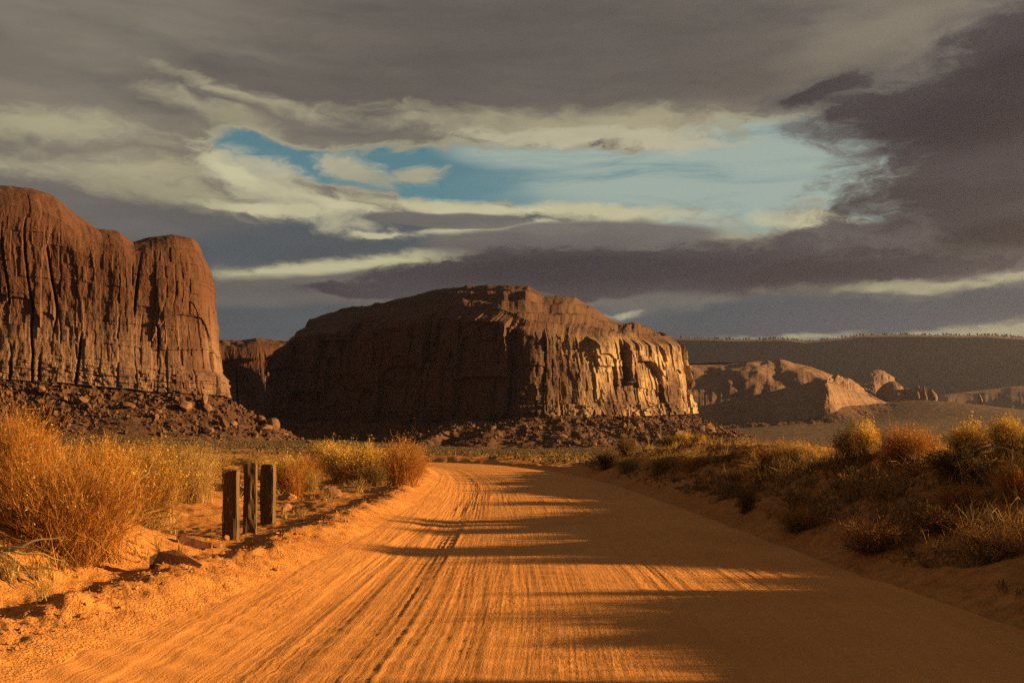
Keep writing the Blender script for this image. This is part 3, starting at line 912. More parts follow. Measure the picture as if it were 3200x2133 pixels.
# boulders on the left talus that stand out in the photograph: place, width and what sets each apart
BL = [
    (628, 975, 34, 'large rounded boulder at the right tip of the left talus', True, (1, 1, 1.1)),
    (604, 968, 26, 'rounded boulder leaning on the largest one at the talus tip', True, (1, 1, 1.1)),
    (610, 990, 36, 'split slab below the two rounded boulders at the talus tip', False, (1.2, 1, .9)),
    (430, 942, 40, 'big square block high on the talus under the cliff corner', False, (1, 1, 1.1)),
    (468, 932, 34, 'tall upright slab high on the talus under the cliff corner', False, (.7, .8, 1.7)),
    (505, 962, 36, 'long pale slab resting on the right part of the talus', False, (1.5, .8, .7)),
    (515, 985, 30, 'pointed boulder at the foot of the right talus', False, (.8, .8, 1.5)),
    (540, 978, 32, 'wedge boulder beside the pointed one at the talus foot', False, (1.2, 1, .9)),
    (480, 990, 44, 'flat wide slab at the foot of the talus behind the bushes', False, (1.7, .9, .5)),
    (300, 935, 30, 'reddish block in the middle of the left talus', False, (1.1, 1, .9)),
    (190, 925, 34, 'broad block below the cliff in the left half of the talus', False, (1.2, 1, .9)),
    (100, 900, 34, 'square block just under the cliff ledge at the far left', False, (1, 1, 1)),
    (800, 0, 0, '', False, (1, 1, 1)),
]
for i, (p, y, w, lab, rnd_, st) in enumerate(BL):
    if not lab: continue
    x_, y_, z_ = talus_point(TL, p, y)
    boulder(x_, y_ - 1, z_ - 0.1, w * D2 * y_ / F * 0.5, i, lab, None, 'boulder', st, None, ROCK_ROUND if rnd_ else None)
r = np.random.default_rng(21)
nf = 620
for i in range(70):
    j = r.integers(125, 505); k = int(r.beta(2.2, 2.0) * 55) + 2
    x_, y_, z_ = (float(TL[q][k, j]) for q in range(3))
    boulder(x_, y_, z_ - 0.2, float(r.gamma(2.2, 0.42) + 0.4), i, 'reddish broken boulder among the rubble of the left talus', 'boulders on the left talus', 'boulder', (r.uniform(.8, 1.5), r.uniform(.7, 1.1), r.uniform(.6, 1.3)))
BM = [
    (1018, 1000, 24, 'lone sunlit block on the dark talus left of the road bend', (1, 1, 1.1)),
    (985, 996, 16, 'smaller sunlit stone beside the lone block on the dark talus', (1, 1, 1)),
    (710, 1000, 20, 'small dark boulder past the tip of the left talus', (1, 1, 1)),
    (775, 1003, 26, 'flat-topped boulder standing alone left of the yellow bushes', (1.2, 1, .9)),
]
for i, (p, y, w, lab, st) in enumerate(BM):
    x_, y_, z_ = talus_point(TM, p, y) if p > 900 else (wx(p, 330), 330.0, gz(wx(p, 330), 330.0))
    boulder(x_, y_ - 1, z_ - 0.2, w * D2 * y_ / F * 0.5, i + 3, lab, None, 'boulder', st)
for i in range(80):
    j = r.integers(270, 575); k = int(r.beta(1.6, 1.6) * 55) + 2
    x_, y_, z_ = (float(TM[q][k, j]) for q in range(3))
    boulder(x_, y_, z_ - 0.3, float(r.gamma(3.0, 0.55) + 0.6), i, 'broken boulder among the rubble below the sunlit butte end', 'boulders below the sunlit butte', 'boulder', (r.uniform(.8, 1.5), r.uniform(.7, 1.1), r.uniform(.6, 1.3)))


def rubble(name, T, cols, n, smin, smax, label):
    r = np.random.default_rng(n)
    X, Y, Z = T
    base = np.array([(-1, -1, -1), (1, -1, -1), (1, 1, -1), (-1, 1, -1), (-1, -1, 1), (1, -1, 1), (1, 1, 1), (-1, 1, 1)], float)
    q = np.array([(0, 3, 2, 1), (4, 5, 6, 7), (0, 1, 5, 4), (1, 2, 6, 5), (2, 3, 7, 6), (3, 0, 4, 7)])
    j = r.integers(cols[0], cols[1], n); k = (r.beta(1.3, 1.5, n) * (X.shape[0] - 3)).astype(int) + 1
    c = np.stack([X[k, j], Y[k, j], Z[k, j]], -1) + r.normal(size=(n, 3)) * np.array([0.6, 0.6, 0.05])
    sz = smin + (smax - smin) * r.random(n) ** 2.5
    v = base[None] * r.uniform(0.45, 1.15, (n, 8, 3)) * sz[:, None, None] * r.uniform(.5, 1.2, (n, 1, 3))
    a = r.uniform(0, 6.28, n); b = r.uniform(-.8, .8, n)
    ca, sa, cb, sb = np.cos(a), np.sin(a), np.cos(b), np.sin(b)
    x, y, z = v[..., 0], v[..., 1], v[..., 2]
    x, z = x * cb[:, None] - z * sb[:, None], x * sb[:, None] + z * cb[:, None]
    x, y = x * ca[:, None] - y * sa[:, None], x * sa[:, None] + y * ca[:, None]
    v = np.stack([x, y, z], -1) + c[:, None]
    f = (q[None] + (np.arange(n) * 8)[:, None, None]).reshape(-1, 4)
    o = obj(name, np_mesh(name, v.reshape(-1, 3), f), M_rubble)
    tag(o, label, None, None, 'stuff')


rubble('rubble', TL, (100, 515), 6000, 0.25, 1.3, 'loose broken rock covering the left talus')
rubble('rubble', TM, (50, 615), 6000, 0.3, 1.4, 'loose broken rock covering the talus below the big butte')


# rock spires on the far hill
def spire(name, label, pxd, yb, yt, wd, Y, lean=0.0, seed=0, sq=0.8):
    r = np.random.default_rng(seed)
    zb, zt = wz(yb, Y) - 6, wz(yt, Y); X0 = wx(pxd, Y); W = wd * D2 * Y / F * 0.5
    nr, nc = 26, 22
    t = np.linspace(0, 1, nr)[:, None]; a = np.linspace(0, 6.283, nc, endpoint=False)[None]
    prof = (1 - t ** 3.5) ** 0.5 * (1 - 0.35 * t)
    prof = prof * (1 + 0.22 * vn(t * 5, a * 0, seed) + 0.22 * vn(np.cos(a) * 2 + t * 3, np.sin(a) * 2, seed + 1))
    x = X0 + lean * W * t ** 1.5 + W * prof * np.cos(a); y = Y + W * sq * prof * np.sin(a); z = zb + (zt - zb) * t + 0 * a
    me = np_mesh(name, np.stack([x, y, z], -1).reshape(-1, 3), grid_faces(nr, nc, True), False)
    o = obj(name, me, M_ridge)
    tag(o, label, 'rock spire', None)


for args in [
    ('broad stubby rock spire on the left end of the far hilltop row', 2046, 924, 874, 74, 1750, 0.1, 5),
    ('short dark rock block left of the thin spires on the far hill', 2082, 922, 890, 44, 1740, 0, 6),
    ('thin sunlit rock spire in the middle of the far hilltop row', 2104, 920, 884, 22, 1735, 0.3, 7),
    ('thin twin spire right of the middle one on the far hill', 2121, 920, 886, 18, 1735, 0.2, 8),
    ('squat rock knob on the right end of the far hilltop row', 2138, 920, 892, 30, 1740, 0, 9),
    ('low dark rock ledge joining the sunlit ridge end and the spires', 1990, 940, 904, 110, 1700, 0, 12),
    ('tall leaning rock spire alone on the plain at the far right', 2258, 956, 904, 20, 1900, -0.9, 13),
    ('tiny rock stub at the foot of the leaning spire', 2276, 954, 943, 7, 1890, 0, 14),
]:
    spire('rock_spire', *args)


# ------------------------------------------------------------------ the three timber posts
def post(pxd, yb, yt, wide, label, seed, yaw=0.0, tilt=0.0):
    import bmesh
    x, y, z = hit(pxd, yb)
    h = (yb - yt) * D2 * y / F
    w = wide * D2 * y / F
    bm = bmesh.new()
    bmesh.ops.create_cube(bm, size=1.0)
    bmesh.ops.scale(bm, vec=(w, w * 0.95, h + 0.35), verts=bm.verts)
    bmesh.ops.translate(bm, vec=(0, 0, (h + 0.35) / 2 - 0.35), verts=bm.verts)
    bmesh.ops.bevel(bm, geom=bm.edges[:], offset=0.012, segments=2, affect='EDGES')
    for k in range(26):
        bmesh.ops.bisect_plane(bm, geom=bm.verts[:] + bm.edges[:] + bm.faces[:], plane_co=(0, 0, h * k / 25.0 - 0.02), plane_no=(0, 0, 1))
    for k in range(6):
        for ax in ((1, 0, 0), (0, 1, 0)):
            bmesh.ops.bisect_plane(bm, geom=bm.verts[:] + bm.edges[:] + bm.faces[:], plane_co=tuple(q * w * (k / 5.0 - 0.5) * 0.86 for q in ax), plane_no=ax)
    for v in bm.verts:
        c = v.co
        n = 0.007 * float(vn(c.x * 40, c.z * 3, seed)) + 0.007 * float(vn(c.y * 40, c.z * 3, seed + 4)) + 0.004 * float(vn(c.z * 14, c.x * 60 + c.y * 50, seed + 8))
        edge = (abs(c.x) > w * 0.44) and (abs(c.y) > w * 0.42)
        if edge: n -= 0.012 * max(0.0, float(vn(c.z * 6, c.x * 9, seed + 6)))
        c.x += n * (1 if c.x > 0 else -1); c.y += n * (1 if c.y > 0 else -1)
        if c.z > h * 0.96: c.z += 0.012 * float(vn(c.x * 25, c.y * 25, seed + 2))
    me = bpy.data.meshes.new('timber_post'); bm.to_mesh(me); bm.free()
    o = obj('timber_post', me, M_wood)
    o.location = (x, y, z)
    o.rotation_euler = (0, math.radians(tilt), math.radians(yaw))
    tag(o, label, 'post', 'timber posts beside the road')
    return x, y, z


post(529, 1237, 1079, 33, 'weathered square timber post, leftmost and nearest of the three by the road', 3, 4, 0.8)
post(574, 1222, 1063, 28, 'weathered square timber post, tallest and middle of the three by the road', 4, 7, 0.3)
post(615, 1201, 1067, 29, 'weathered square timber post, rightmost and farthest of the three by the road', 5, -3, 0.8)

# stones near the road
for i, (p, y, w, st, yaw, k, lab) in enumerate([
    (490, 1256, 46, (1.0, .6, .4), 0.4, 2, 'small ridged stone slab at the foot of the nearest post'),
    (520, 1240, 22, (1.0, .7, .7), 0.9, 3, 'fist-sized rock touching the foot of the nearest post'),
    (662, 1146, 54, (1.0, .7, .5), 0.2, 4, 'wide rough rock under the orange bush behind the posts'),
    (658, 1172, 34, (1.0, .8, .8), 1.2, 0, 'smooth round rock on the sand right of the posts'),
    (762, 1140, 50, (1.0, .75, .7), 0.1, 1, 'dark angular rock sitting alone on the shoulder before the bend'),
    (632, 1310, 16, (1.0, .8, .8), 0.4, 2, 'small clod lying on the road edge below the posts'),
    (1895, 1056, 32, (1.0, .7, .5), 0.0, 3, 'pale sunlit rock on the right bank below the shrubs'),
]):
    x, yy, z = hit(p, y)
    s = w * D2 * yy / F * 0.5
    o = obj('rock', ROCKS_NEAR[k], M_stone)
    o.location = (x, yy, z - 0.10 * s); o.rotation_euler = (random.uniform(-.12, .12), random.uniform(-.12, .12), yaw)
    o.scale = (s * st[0], s * st[1], s * st[2] * 1.5)
    tag(o, lab, 'rock')


def stone_slab(pxd, yd, wide, label, outline, depth, yaw, tilt):
    """a broken slab: an uneven outline with thickness"""
    x, y, z = hit(pxd, yd)
    w = wide * D2 * y / F * 0.5
    n = len(outline); r = np.random.default_rng(int(pxd)); vs = []; rows = 4
    for q in range(rows):
        t = q / (rows - 1)
        for (a, b) in outline:
            vs.append((a * w * (1 - 0.12 * t) + r.normal() * 0.02 * w, (t - 0.5) * depth * w + r.normal() * 0.03 * w, b * w * (1 - 0.35 * t) - 0.1 * w + r.normal() * 0.015 * w))
    fs = [(q * n + k, q * n + (k + 1) % n, (q + 1) * n + (k + 1) % n, (q + 1) * n + k) for q in range(rows - 1) for k in range(n)]
    me = bpy.data.meshes.new('rock')
    me.from_pydata(vs, [], fs + [tuple(range(n))[::-1], tuple(range((rows - 1) * n, rows * n))]); me.update()
    o = obj('rock', me, M_slab, None, (x, y, z + 0.03)); o.rotation_euler = (0, math.radians(tilt), math.radians(yaw))
    tag(o, label, 'rock')


stone_slab(405, 1292, 110, 'large wedge-shaped stone slab lying at the roadside left of the posts', [(-1, -.3), (-.98, .26), (-.6, .44), (-.05, .56), (.18, .52), (.62, .26), (1.1, -.02), (.9, -.3)], 0.8, 6, 3)
stone_slab(448, 1256, 80, 'low dark slab of rock between the wedge-shaped slab and the posts', [(-1, -.1), (-.92, .62), (-.7, .74), (-.1, .5), (.5, .36), (1, .2), (1, -.1)], 0.9, 8, 0)


def clods():
    """loose dirt along the crumbling left edge of the road"""
    r = np.random.default_rng(5)
    n = 5000
    s = RS[0] + 14 + 3 + r.random(n) ** 1.8 * 40
    e = r.normal(0.75, 0.32, n)
    cx = np.interp(s, RS, RC[:, 0]); cy = np.interp(s, RS, RC[:, 1]); hw = np.interp(s, RS, RC[:, 2])
    nx = np.interp(s, RS, RN[:, 0]); ny = np.interp(s, RS, RN[:, 1])
    X = cx - nx * (hw + e); Y = cy - ny * (hw + e)
    keep = e > 0.35
    X, Y = X[keep], Y[keep]; n = len(X)
    Z = ground_z(X, Y)
    base = np.array([(1, 0, 0), (-1, 0, 0), (0, 1, 0), (0, -1, 0), (0, 0, 1), (0, 0, -1)], float)
    q = np.array([(0, 2, 4), (2, 1, 4), (1, 3, 4), (3, 0, 4), (2, 0, 5), (1, 2, 5), (3, 1, 5), (0, 3, 5)])
    sz = 0.005 + 0.018 * r.random(n) ** 3
    v = base[None] * r.uniform(.6, 1.3, (n, 6, 3)) * sz[:, None, None] * np.array([1.2, 1.2, 0.6]) + r.normal(size=(n, 6, 3)) * sz[:, None, None] * 0.35
    v = v + np.stack([X, Y, Z + sz * 0.3], -1)[:, None]
    f = (q[None] + (np.arange(n) * 6)[:, None, None]).reshape(-1, 3)
    o = obj('dirt_clods', np_mesh('dirt_clods', v.reshape(-1, 3), f), M_clod)
    tag(o, 'crumbled dirt clods along the left road edge', None, None, 'stuff')


clods()


# ------------------------------------------------------------------ brush
def ribbons(P, w):
    """P (n,k,3) centre lines, w (n,k) half widths -> verts, quads"""
    n, k, _ = P.shape
    T = np.gradient(P, axis=1)
    r = np.random.default_rng(n)
    side = np.cross(T, r.normal(size=(n, 1, 3)))
    side /= np.linalg.norm(side, axis=2)[..., None] + 1e-9
    v = np.stack([P - side * w[..., None], P + side * w[..., None]], 2)     # n,k,2,3
    idx = np.arange(n * k * 2).reshape(n, k, 2)
    f = np.stack([idx[:, :-1, 0], idx[:, :-1, 1], idx[:, 1:, 1], idx[:, 1:, 0]], -1)
    return v.reshape(-1, 3), f.reshape(-1, 4)


def flakes(c, size, r):
    """small leaf-sized triangles"""
    n = len(c)
    v = c[:, None] + r.normal(size=(n, 3, 3)) * size[:, None, None]
    return v.reshape(-1, 3), np.arange(n * 3).reshape(n, 3)


def bush_meshes(seed, n=800, R=0.5, Hh=1.0, up=0.55, twigs=4, fl=2.0, flsize=0.012, wd=0.0035, bias=(0, 0), hi=0.5, ragged=0.25):
    """unit bush (height about 1, radius about R): stems, twigs, flowers or leaves"""
    r = np.random.default_rng(seed)
    th = np.arccos(1 - r.random(n) * (1 - math.cos(math.radians(88)))) * (0.55 + 0.45 * r.random(n))
    ph = r.uniform(0, 6.283, n)
    lump = 1 + 0.26 * vn(np.cos(ph) * 1.6 + th * 1.3, np.sin(ph) * 1.6 + seed, seed) + 0.20 * vn(np.cos(ph) * 4 + th * 4, np.sin(ph) * 4 + seed, seed + 9)
    L = lump * (1 - ragged * r.random(n) ** 1.5)
    L = np.where(r.random(n) < 0.05, L * 1.13, L)
    tip = np.stack([R * np.sin(th) * np.cos(ph) * L + bias[0] * L, R * np.sin(th) * np.sin(ph) * L + bias[1] * L, Hh * np.cos(th) ** 0.8 * L + 0.04], -1)
    b = r.normal(size=(n, 2)) * R * 0.22
    base = np.stack([b[:, 0], b[:, 1], np.full(n, -0.06)], -1)
    k = 6
    t = np.linspace(0, 1, k)[None, :, None]
    ctrl = base + (tip - base) * np.array([0.35, 0.35, up + 0.1])[None] + r.normal(size=(n, 3)) * 0.04
    P = (1 - t) ** 2 * base[:, None] + 2 * t * (1 - t) * ctrl[:, None] + t ** 2 * tip[:, None]
    P = P + r.normal(size=P.shape) * 0.012 * t
    w = wd * (1.25 - np.linspace(0, 1, k)[None]) * r.uniform(.6, 1.5, (n, 1))
    stems = np_mesh('stems', *ribbons(P, w))
    # twigs fork off the upper stem
    m = n * twigs
    i = np.repeat(np.arange(n), twigs); tt = r.uniform(0.45, 0.98, m)
    fi = tt * (k - 1); i0 = np.minimum(fi.astype(int), k - 2); fr = (fi - i0)[:, None]
    p0 = P[i, i0] * (1 - fr) + P[i, i0 + 1] * fr
    d = P[i, i0 + 1] - P[i, i0]; d /= np.linalg.norm(d, axis=1)[:, None] + 1e-9
    d = d + r.normal(size=(m, 3)) * 0.55 + np.array([0, 0, 0.35])
    d /= np.linalg.norm(d, axis=1)[:, None]
    ln = r.uniform(0.05, 0.15, m)[:, None]
    p1 = p0 + d * ln * 0.5 + r.normal(size=(m, 3)) * 0.006; p2 = p0 + d * ln + np.array([0, 0, 0.02])
    Q = np.stack([p0, p1, p2], 1)
    tw = np_mesh('twigs', *ribbons(Q, wd * np.array([[0.8, 0.6, 0.3]]) * r.uniform(.6, 1.3, (m, 1))))
    nfl = int(m * fl)
    i = r.integers(0, m, nfl)
    c = p2[i] * 1.0 + r.normal(size=(nfl, 3)) * 0.016
    hgt = c[:, 2] / Hh
    c = c[r.random(nfl) < np.clip((hgt - hi) / 0.35 + 0.25, 0.08, 1)]
    fl_ = np_mesh('flower_heads', *flakes(c, flsize * r.uniform(.6, 1.4, len(c)), r))
    return stems, tw, fl_


KINDS = {}


def kind(name, cnt, part3, mats, **kw):
    KINDS[name] = []
    for q in range(cnt):
        ms = bush_meshes(seed=hash_(name) + q * 17, **kw)
        for me, mt in zip(ms, mats): me.materials.append(mt)
        KINDS[name].append((ms, part3))


def hash_(s):
    return sum(ord(c) * (i + 3) for i, c in enumerate(s)) % 997


kind('gold', 3, 'flower_heads', (M_stem_t, M_stem_t, M_leaf_y), n=700, R=0.66, twigs=6, fl=2.2, flsize=0.012, hi=0.45, wd=0.0026, ragged=0.35)
kind('orange', 3, 'leaves', (M_stem_o, M_stem_o, M_grass), n=900, R=0.64, twigs=6, fl=0.6, flsize=0.009, hi=0.5, up=0.5, wd=0.0024, ragged=0.4)
kind('tan', 2, 'leaves', (M_stem_t, M_stem_t, M_grass), n=650, R=0.75, twigs=6, fl=0.8, flsize=0.010, hi=0.2, wd=0.0024, ragged=0.45)
kind('dark', 3, 'leaves', (M_stem_d, M_stem_d, M_leaf_d), n=650, R=0.72, twigs=6, fl=1.4, flsize=0.012, hi=0.1, wd=0.0026, ragged=0.45)
kind('brown', 2, 'leaves', (M_stem_d, M_stem_o, M_stem_d), n=600, R=0.75, twigs=6, fl=0.6, flsize=0.010, hi=0.2, wd=0.0024, ragged=0.55, up=0.4)
kind('sprig', 2, 'leaves', (M_stem_t, M_stem_t, M_grass), n=60, R=0.40, twigs=8, fl=0.8, flsize=0.012, hi=0.0, up=0.6, wd=0.005)
kind('giant', 2, 'leaves', (M_stem_o, M_stem_o, M_grass), n=2100, R=0.84, twigs=9, fl=0.5, flsize=0.0075, hi=0.3, wd=0.0018, ragged=0.55, up=0.36)
kind('giantgold', 2, 'flower_heads', (M_stem_t, M_stem_o, M_leaf_y), n=1500, R=0.74, twigs=8, fl=1.5, flsize=0.009, hi=0.4, wd=0.0022, ragged=0.45, up=0.42)
CNT = {}


def bush(kd, pxd, yb, wide, high, label, name='desert_shrub', Y=None, group=None, xyz=None, yaw=None):
    if xyz: x, y, z = xyz
    elif Y: x, y = wx(pxd, Y), Y; z = gz(x, y)
    else: x, y, z = hit(pxd, yb)
    k = CNT.get(kd, 0); CNT[kd] = k + 1
    ms, p3 = KINDS[kd][k % len(KINDS[kd])]
    h = high * D2 * y / F; w = wide * D2 * y / F
    R = {'gold': .66, 'orange': .64, 'tan': .75, 'dark': .72, 'brown': .75, 'sprig': .40, 'giant': .80, 'giantgold': .74}[kd]
    root = obj(name, None); root.location = (x, y, z - 0.01); root.empty_display_size = 0.1
    root.rotation_euler = (0, 0, random.uniform(0, 6.28) if yaw is None else yaw)
    sx = w / (2 * R)
    root.scale = (sx, sx, h / 1.02)
    for nm, me in zip(('stems', 'twigs', p3), ms): obj(nm, me, None, root)['kind'] = 'stuff'
    tag(root, label, 'shrub', group)
    return root


BUSHES = [
    # left foreground
    ('giant', 165, 1274, 420, 245, 'huge orange-stemmed bush spilling down the bank at the left edge', None),
    ('giant', 20, 1215, 280, 205, 'tall bare-twigged bush at the left edge behind the huge orange bush', 10.6),
    ('giantgold', 250, 1205, 220, 165, 'yellow-tipped bush rising behind the huge orange bush', 11.8),
    ('giantgold', 345, 1210, 190, 175, 'golden bush right of the huge orange bush, bent over the shoulder', None),
    ('tan', 445, 1150, 170, 110, 'pale straw bush between the golden bush and the posts', None),
    ('tan', 410, 1110, 170, 95, 'pale straw bush half hidden behind the one left of the posts', None),
    ('tan', 470, 1100, 110, 60, 'low silvery bush just left of the nearest post', None),
    ('dark', 60, 1215, 60, 60, 'small green shrub in the shade under the huge orange bush', None),
    ('sprig', 95, 1385, 90, 60, 'sparse dry sprig on the sand in the lower left corner', None),
    ('sprig', 20, 1340, 80, 70, 'dry twiggy plant on the bank at the left edge', None),
    # behind the posts
    ('gold', 660, 1085, 125, 84, 'yellow-flowered bush above the right post', 26.0),
    ('gold', 752, 1094, 115, 78, 'orange-yellow bush second right of the posts', None),
    ('gold', 790, 1062, 160, 84, 'tallest yellow-crowned bush behind the roadside clump', 34.0),
    ('gold', 850, 1084, 140, 84, 'yellow bush in the middle of the roadside clump', 31.0),
    ('orange', 925, 1110, 140, 98, 'round orange bush at the inside of the road bend', None),
    ('orange', 672, 1142, 100, 86, 'upright orange bush just right of the posts', None),
    ('tan', 712, 1125, 70, 50, 'wispy pale bush right of the upright orange bush', None),
    ('dark', 575, 1060, 70, 38, 'dark low bush seen above the posts', 33.0),
    ('dark', 700, 1075, 80, 45, 'dark bush in the shade of the yellow clump', 29.0),
    ('orange', 790, 1090, 70, 50, 'small rusty bush at the foot of the yellow clump', None),
    ('tan', 890, 1062, 80, 40, 'pale bush at the back of the roadside clump', 36.0),
    ('dark', 860, 1108, 90, 48, 'dark hollow bush under the yellow clump', 28.5),
    ('tan', 500, 1062, 110, 30, 'low straw shrub on the flat behind the posts', 36.0),
    ('tan', 590, 1048, 120, 26, 'low straw shrub beyond the dark bush above the posts', 44.0),
    ('tan', 360, 1050, 130, 40, 'straw shrub on the flat behind the golden bush', 30.0),
    ('sprig', 745, 1150, 50, 30, 'small dry sprig beside the dark angular rock', None),
    ('sprig', 825, 1130, 60, 36, 'pale dry sprig on the shoulder below the roadside clump', None),
    ('sprig', 690, 1195, 40, 26, 'tiny dry sprig right of the round rock', None),
    ('gold', 610, 1080, 100, 50, 'low golden bush peeping between the posts', 30.0),
    ('orange', 720, 1062, 110, 52, 'orange bush at the left of the tallest yellow-crowned one', 36.0),
    ('gold', 905, 1080, 110, 62, 'golden bush just behind the round orange bush at the bend', 33.0),
    ('orange', 820, 1068, 90, 55, 'rust bush filling the gap in the yellow clump', 33.0),
    ('orange', 955, 1092, 70, 52, 'last orange bush where the road bends out of sight', 34.0),
    # far side of the bend
    ('dark', 1150, 1048, 50, 16, 'small dark bush on the flat beyond the road bend', 105.0),
    # right bank
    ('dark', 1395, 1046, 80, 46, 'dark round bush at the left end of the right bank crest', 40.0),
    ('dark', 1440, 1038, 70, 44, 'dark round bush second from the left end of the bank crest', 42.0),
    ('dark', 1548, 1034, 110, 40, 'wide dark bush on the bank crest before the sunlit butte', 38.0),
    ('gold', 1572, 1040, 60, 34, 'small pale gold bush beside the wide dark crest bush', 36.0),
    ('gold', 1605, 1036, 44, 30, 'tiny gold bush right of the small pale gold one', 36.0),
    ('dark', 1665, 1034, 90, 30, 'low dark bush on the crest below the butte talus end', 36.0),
    ('tan', 1520, 1085, 110, 48, 'silvery grass clump on the left slope of the right bank', None),
    ('tan', 1590, 1080, 100, 52, 'silvery grass clump right of its twin on the left slope', None),
    ('tan', 1440, 1085, 100, 40, 'low straw clump near the narrow end of the right bank', None),
    ('tan', 1830, 1060, 150, 50, 'straw shrub in the middle of the right bank crest', None),
    ('brown', 1770, 1075, 130, 60, 'brown shrub in the middle of the right bank slope', None),
    ('dark', 1955, 1062, 130, 85, 'big dark bush under the bright yellow crown on the right bank', None),
    ('gold', 1992, 1060, 92, 88, 'bright yellow-crowned bush standing highest on the right bank', None),
    ('orange', 2090, 1060, 190, 82, 'wide brown bush between the two yellow bushes of the right bank', None),
    ('orange', 2075, 1072, 90, 52, 'small rust-coloured bush below the wide brown one', None),
    ('gold', 2225, 1062, 140, 92, 'large round golden bush near the right edge of the bank', None),
    ('dark', 2200, 1110, 200, 90, 'dark spreading bush under the large golden one', None),
    ('gold', 2312, 1050, 110, 90, 'golden bush at the right edge behind the large round one', None),
    ('dark', 2350, 1040, 90, 60, 'dark green bush at the right edge of the crest', None),
    ('orange', 2330, 1140, 110, 70, 'pinkish dry bush at the right edge below the golden one', None),
    ('sprig', 1955, 1148, 90, 70, 'upright dry stalks catching sun on the right slope', None),
    ('sprig', 2020, 1145, 90, 50, 'thin dry stalks right of the upright sunlit ones', None),
    ('sprig', 1800, 1120, 70, 40, 'reddish dry stalks high on the right slope', None),
    ('dark', 1715, 1175, 70, 52, 'small dark bush beside the road on the right slope', None),
    ('brown', 1840, 1215, 190, 60, 'dull dry brush low on the right slope', None),
    ('brown', 2010, 1262, 260, 80, 'brown dry brush at the foot of the right slope', None),
    ('brown', 2150, 1215, 220, 60, 'low spreading brown brush in the middle of the right slope', None),
    ('brown', 2290, 1275, 250, 80, 'brown brush on the right slope near the edge', None),
    ('orange', 2200, 1180, 130, 70, 'dull rust brush halfway up the right slope', None),
]
for kd, p, yb, w, h, lab, Yv in BUSHES:
    bush(kd, p, yb, w, h, lab, Y=Yv, group=None)

# brush on the bank just outside the picture; its shadows cross the road
for i, (x, y, w, h, kd) in enumerate([
    (7.6, 5.3, .9, .5, 'dark'), (7.4, 6.6, .6, .55, 'orange'), (7.9, 8.0, .9, .35, 'dark'), (7.3, 10.15, .55, .75, 'gold'), (8.3, 12.7, 1.2, .8, 'orange')]):
    o = bush(kd, 0, 0, 1, 1, 'shrub on the bank just past the right edge of the picture', xyz=(x, y, gz(x, y)), group='shrubs past the right edge')
    R = {'gold': .66, 'orange': .64, 'dark': .72}[kd]
    o.scale = (w / 2 / R, w / 2 / R, h)


# dead roots at the left edge and under the golden bush on the right
def dead_branch(name, label, pts, seed, rad=0.018):
    r = np.random.default_rng(seed)
    vs, fs, n = [], [], 0
    for k in range(len(pts)):
        p = np.array(pts[k], float)
        m = len(p)
        T = np.gradient(p, axis=0)
        for q in range(m):
            t = T[q] / np.linalg.norm(T[q])
            a = np.cross(t, (0.3, 0.2, 1)); a /= np.linalg.norm(a); b = np.cross(t, a)
            rr = rad * (1.1 - 0.9 * q / (m - 1)) * r.uniform(.8, 1.2)
            vs += [tuple(p[q] + rr * (math.cos(g) * a + math.sin(g) * b)) for g in np.linspace(0, 6.283, 6)[:-1]]
        for q in range(m - 1):
            for g in range(5):
                fs.append((n + q * 5 + g, n + q * 5 + (g + 1) % 5, n + (q + 1) * 5 + (g + 1) % 5, n + (q + 1) * 5 + g))
        n += m * 5
    o = obj(name, np_mesh(name, np.array(vs), np.array(fs), True), M_dead)
    tag(o, label, 'branch')


def tangle(c, n, ln, seed, out=(1, 0, -0.3)):
    r = np.random.default_rng(seed); res = []
    for k in range(n):
        d = np.array(out) + r.normal(size=3) * 0.5; d /= np.linalg.norm(d)
        p = [np.array(c) + r.normal(size=3) * 0.05]
        for q in range(8):
            d = d + r.normal(size=3) * 0.22 + np.array([0, 0, -0.03]); d /= np.linalg.norm(d)
            p.append(p[-1] + d * ln / 8)
        p = np.array(p)
        g = ground_z(p[:, 0], p[:, 1]); p[:, 2] = np.maximum(p[:, 2], g + 0.01)
        res.append(p)
    return res


x, y, z = hit(5, 1290)
dead_branch('dead_roots', 'bare dark roots hanging from the bank at the left edge', tangle((x - 0.15, y, z + 0.12), 14, 0.7, 3, (1, -0.5, -0.6)), 3, 0.016)
x, y, z = hit(2215, 1075)
dead_branch('dead_branches', 'grey dead branches under the large golden bush on the right bank', tangle((x, y, z + 0.15), 14, 0.9, 4, (0.2, -0.8, -0.1)), 4, 0.012)
x, y, z = hit(300, 1235)
dead_branch('dead_branches', 'pale bare branches poking from the golden bush beside the shoulder', tangle((x, y, z + 0.2), 8, 0.8, 5, (0.8, -0.3, 0.5)), 5, 0.007)


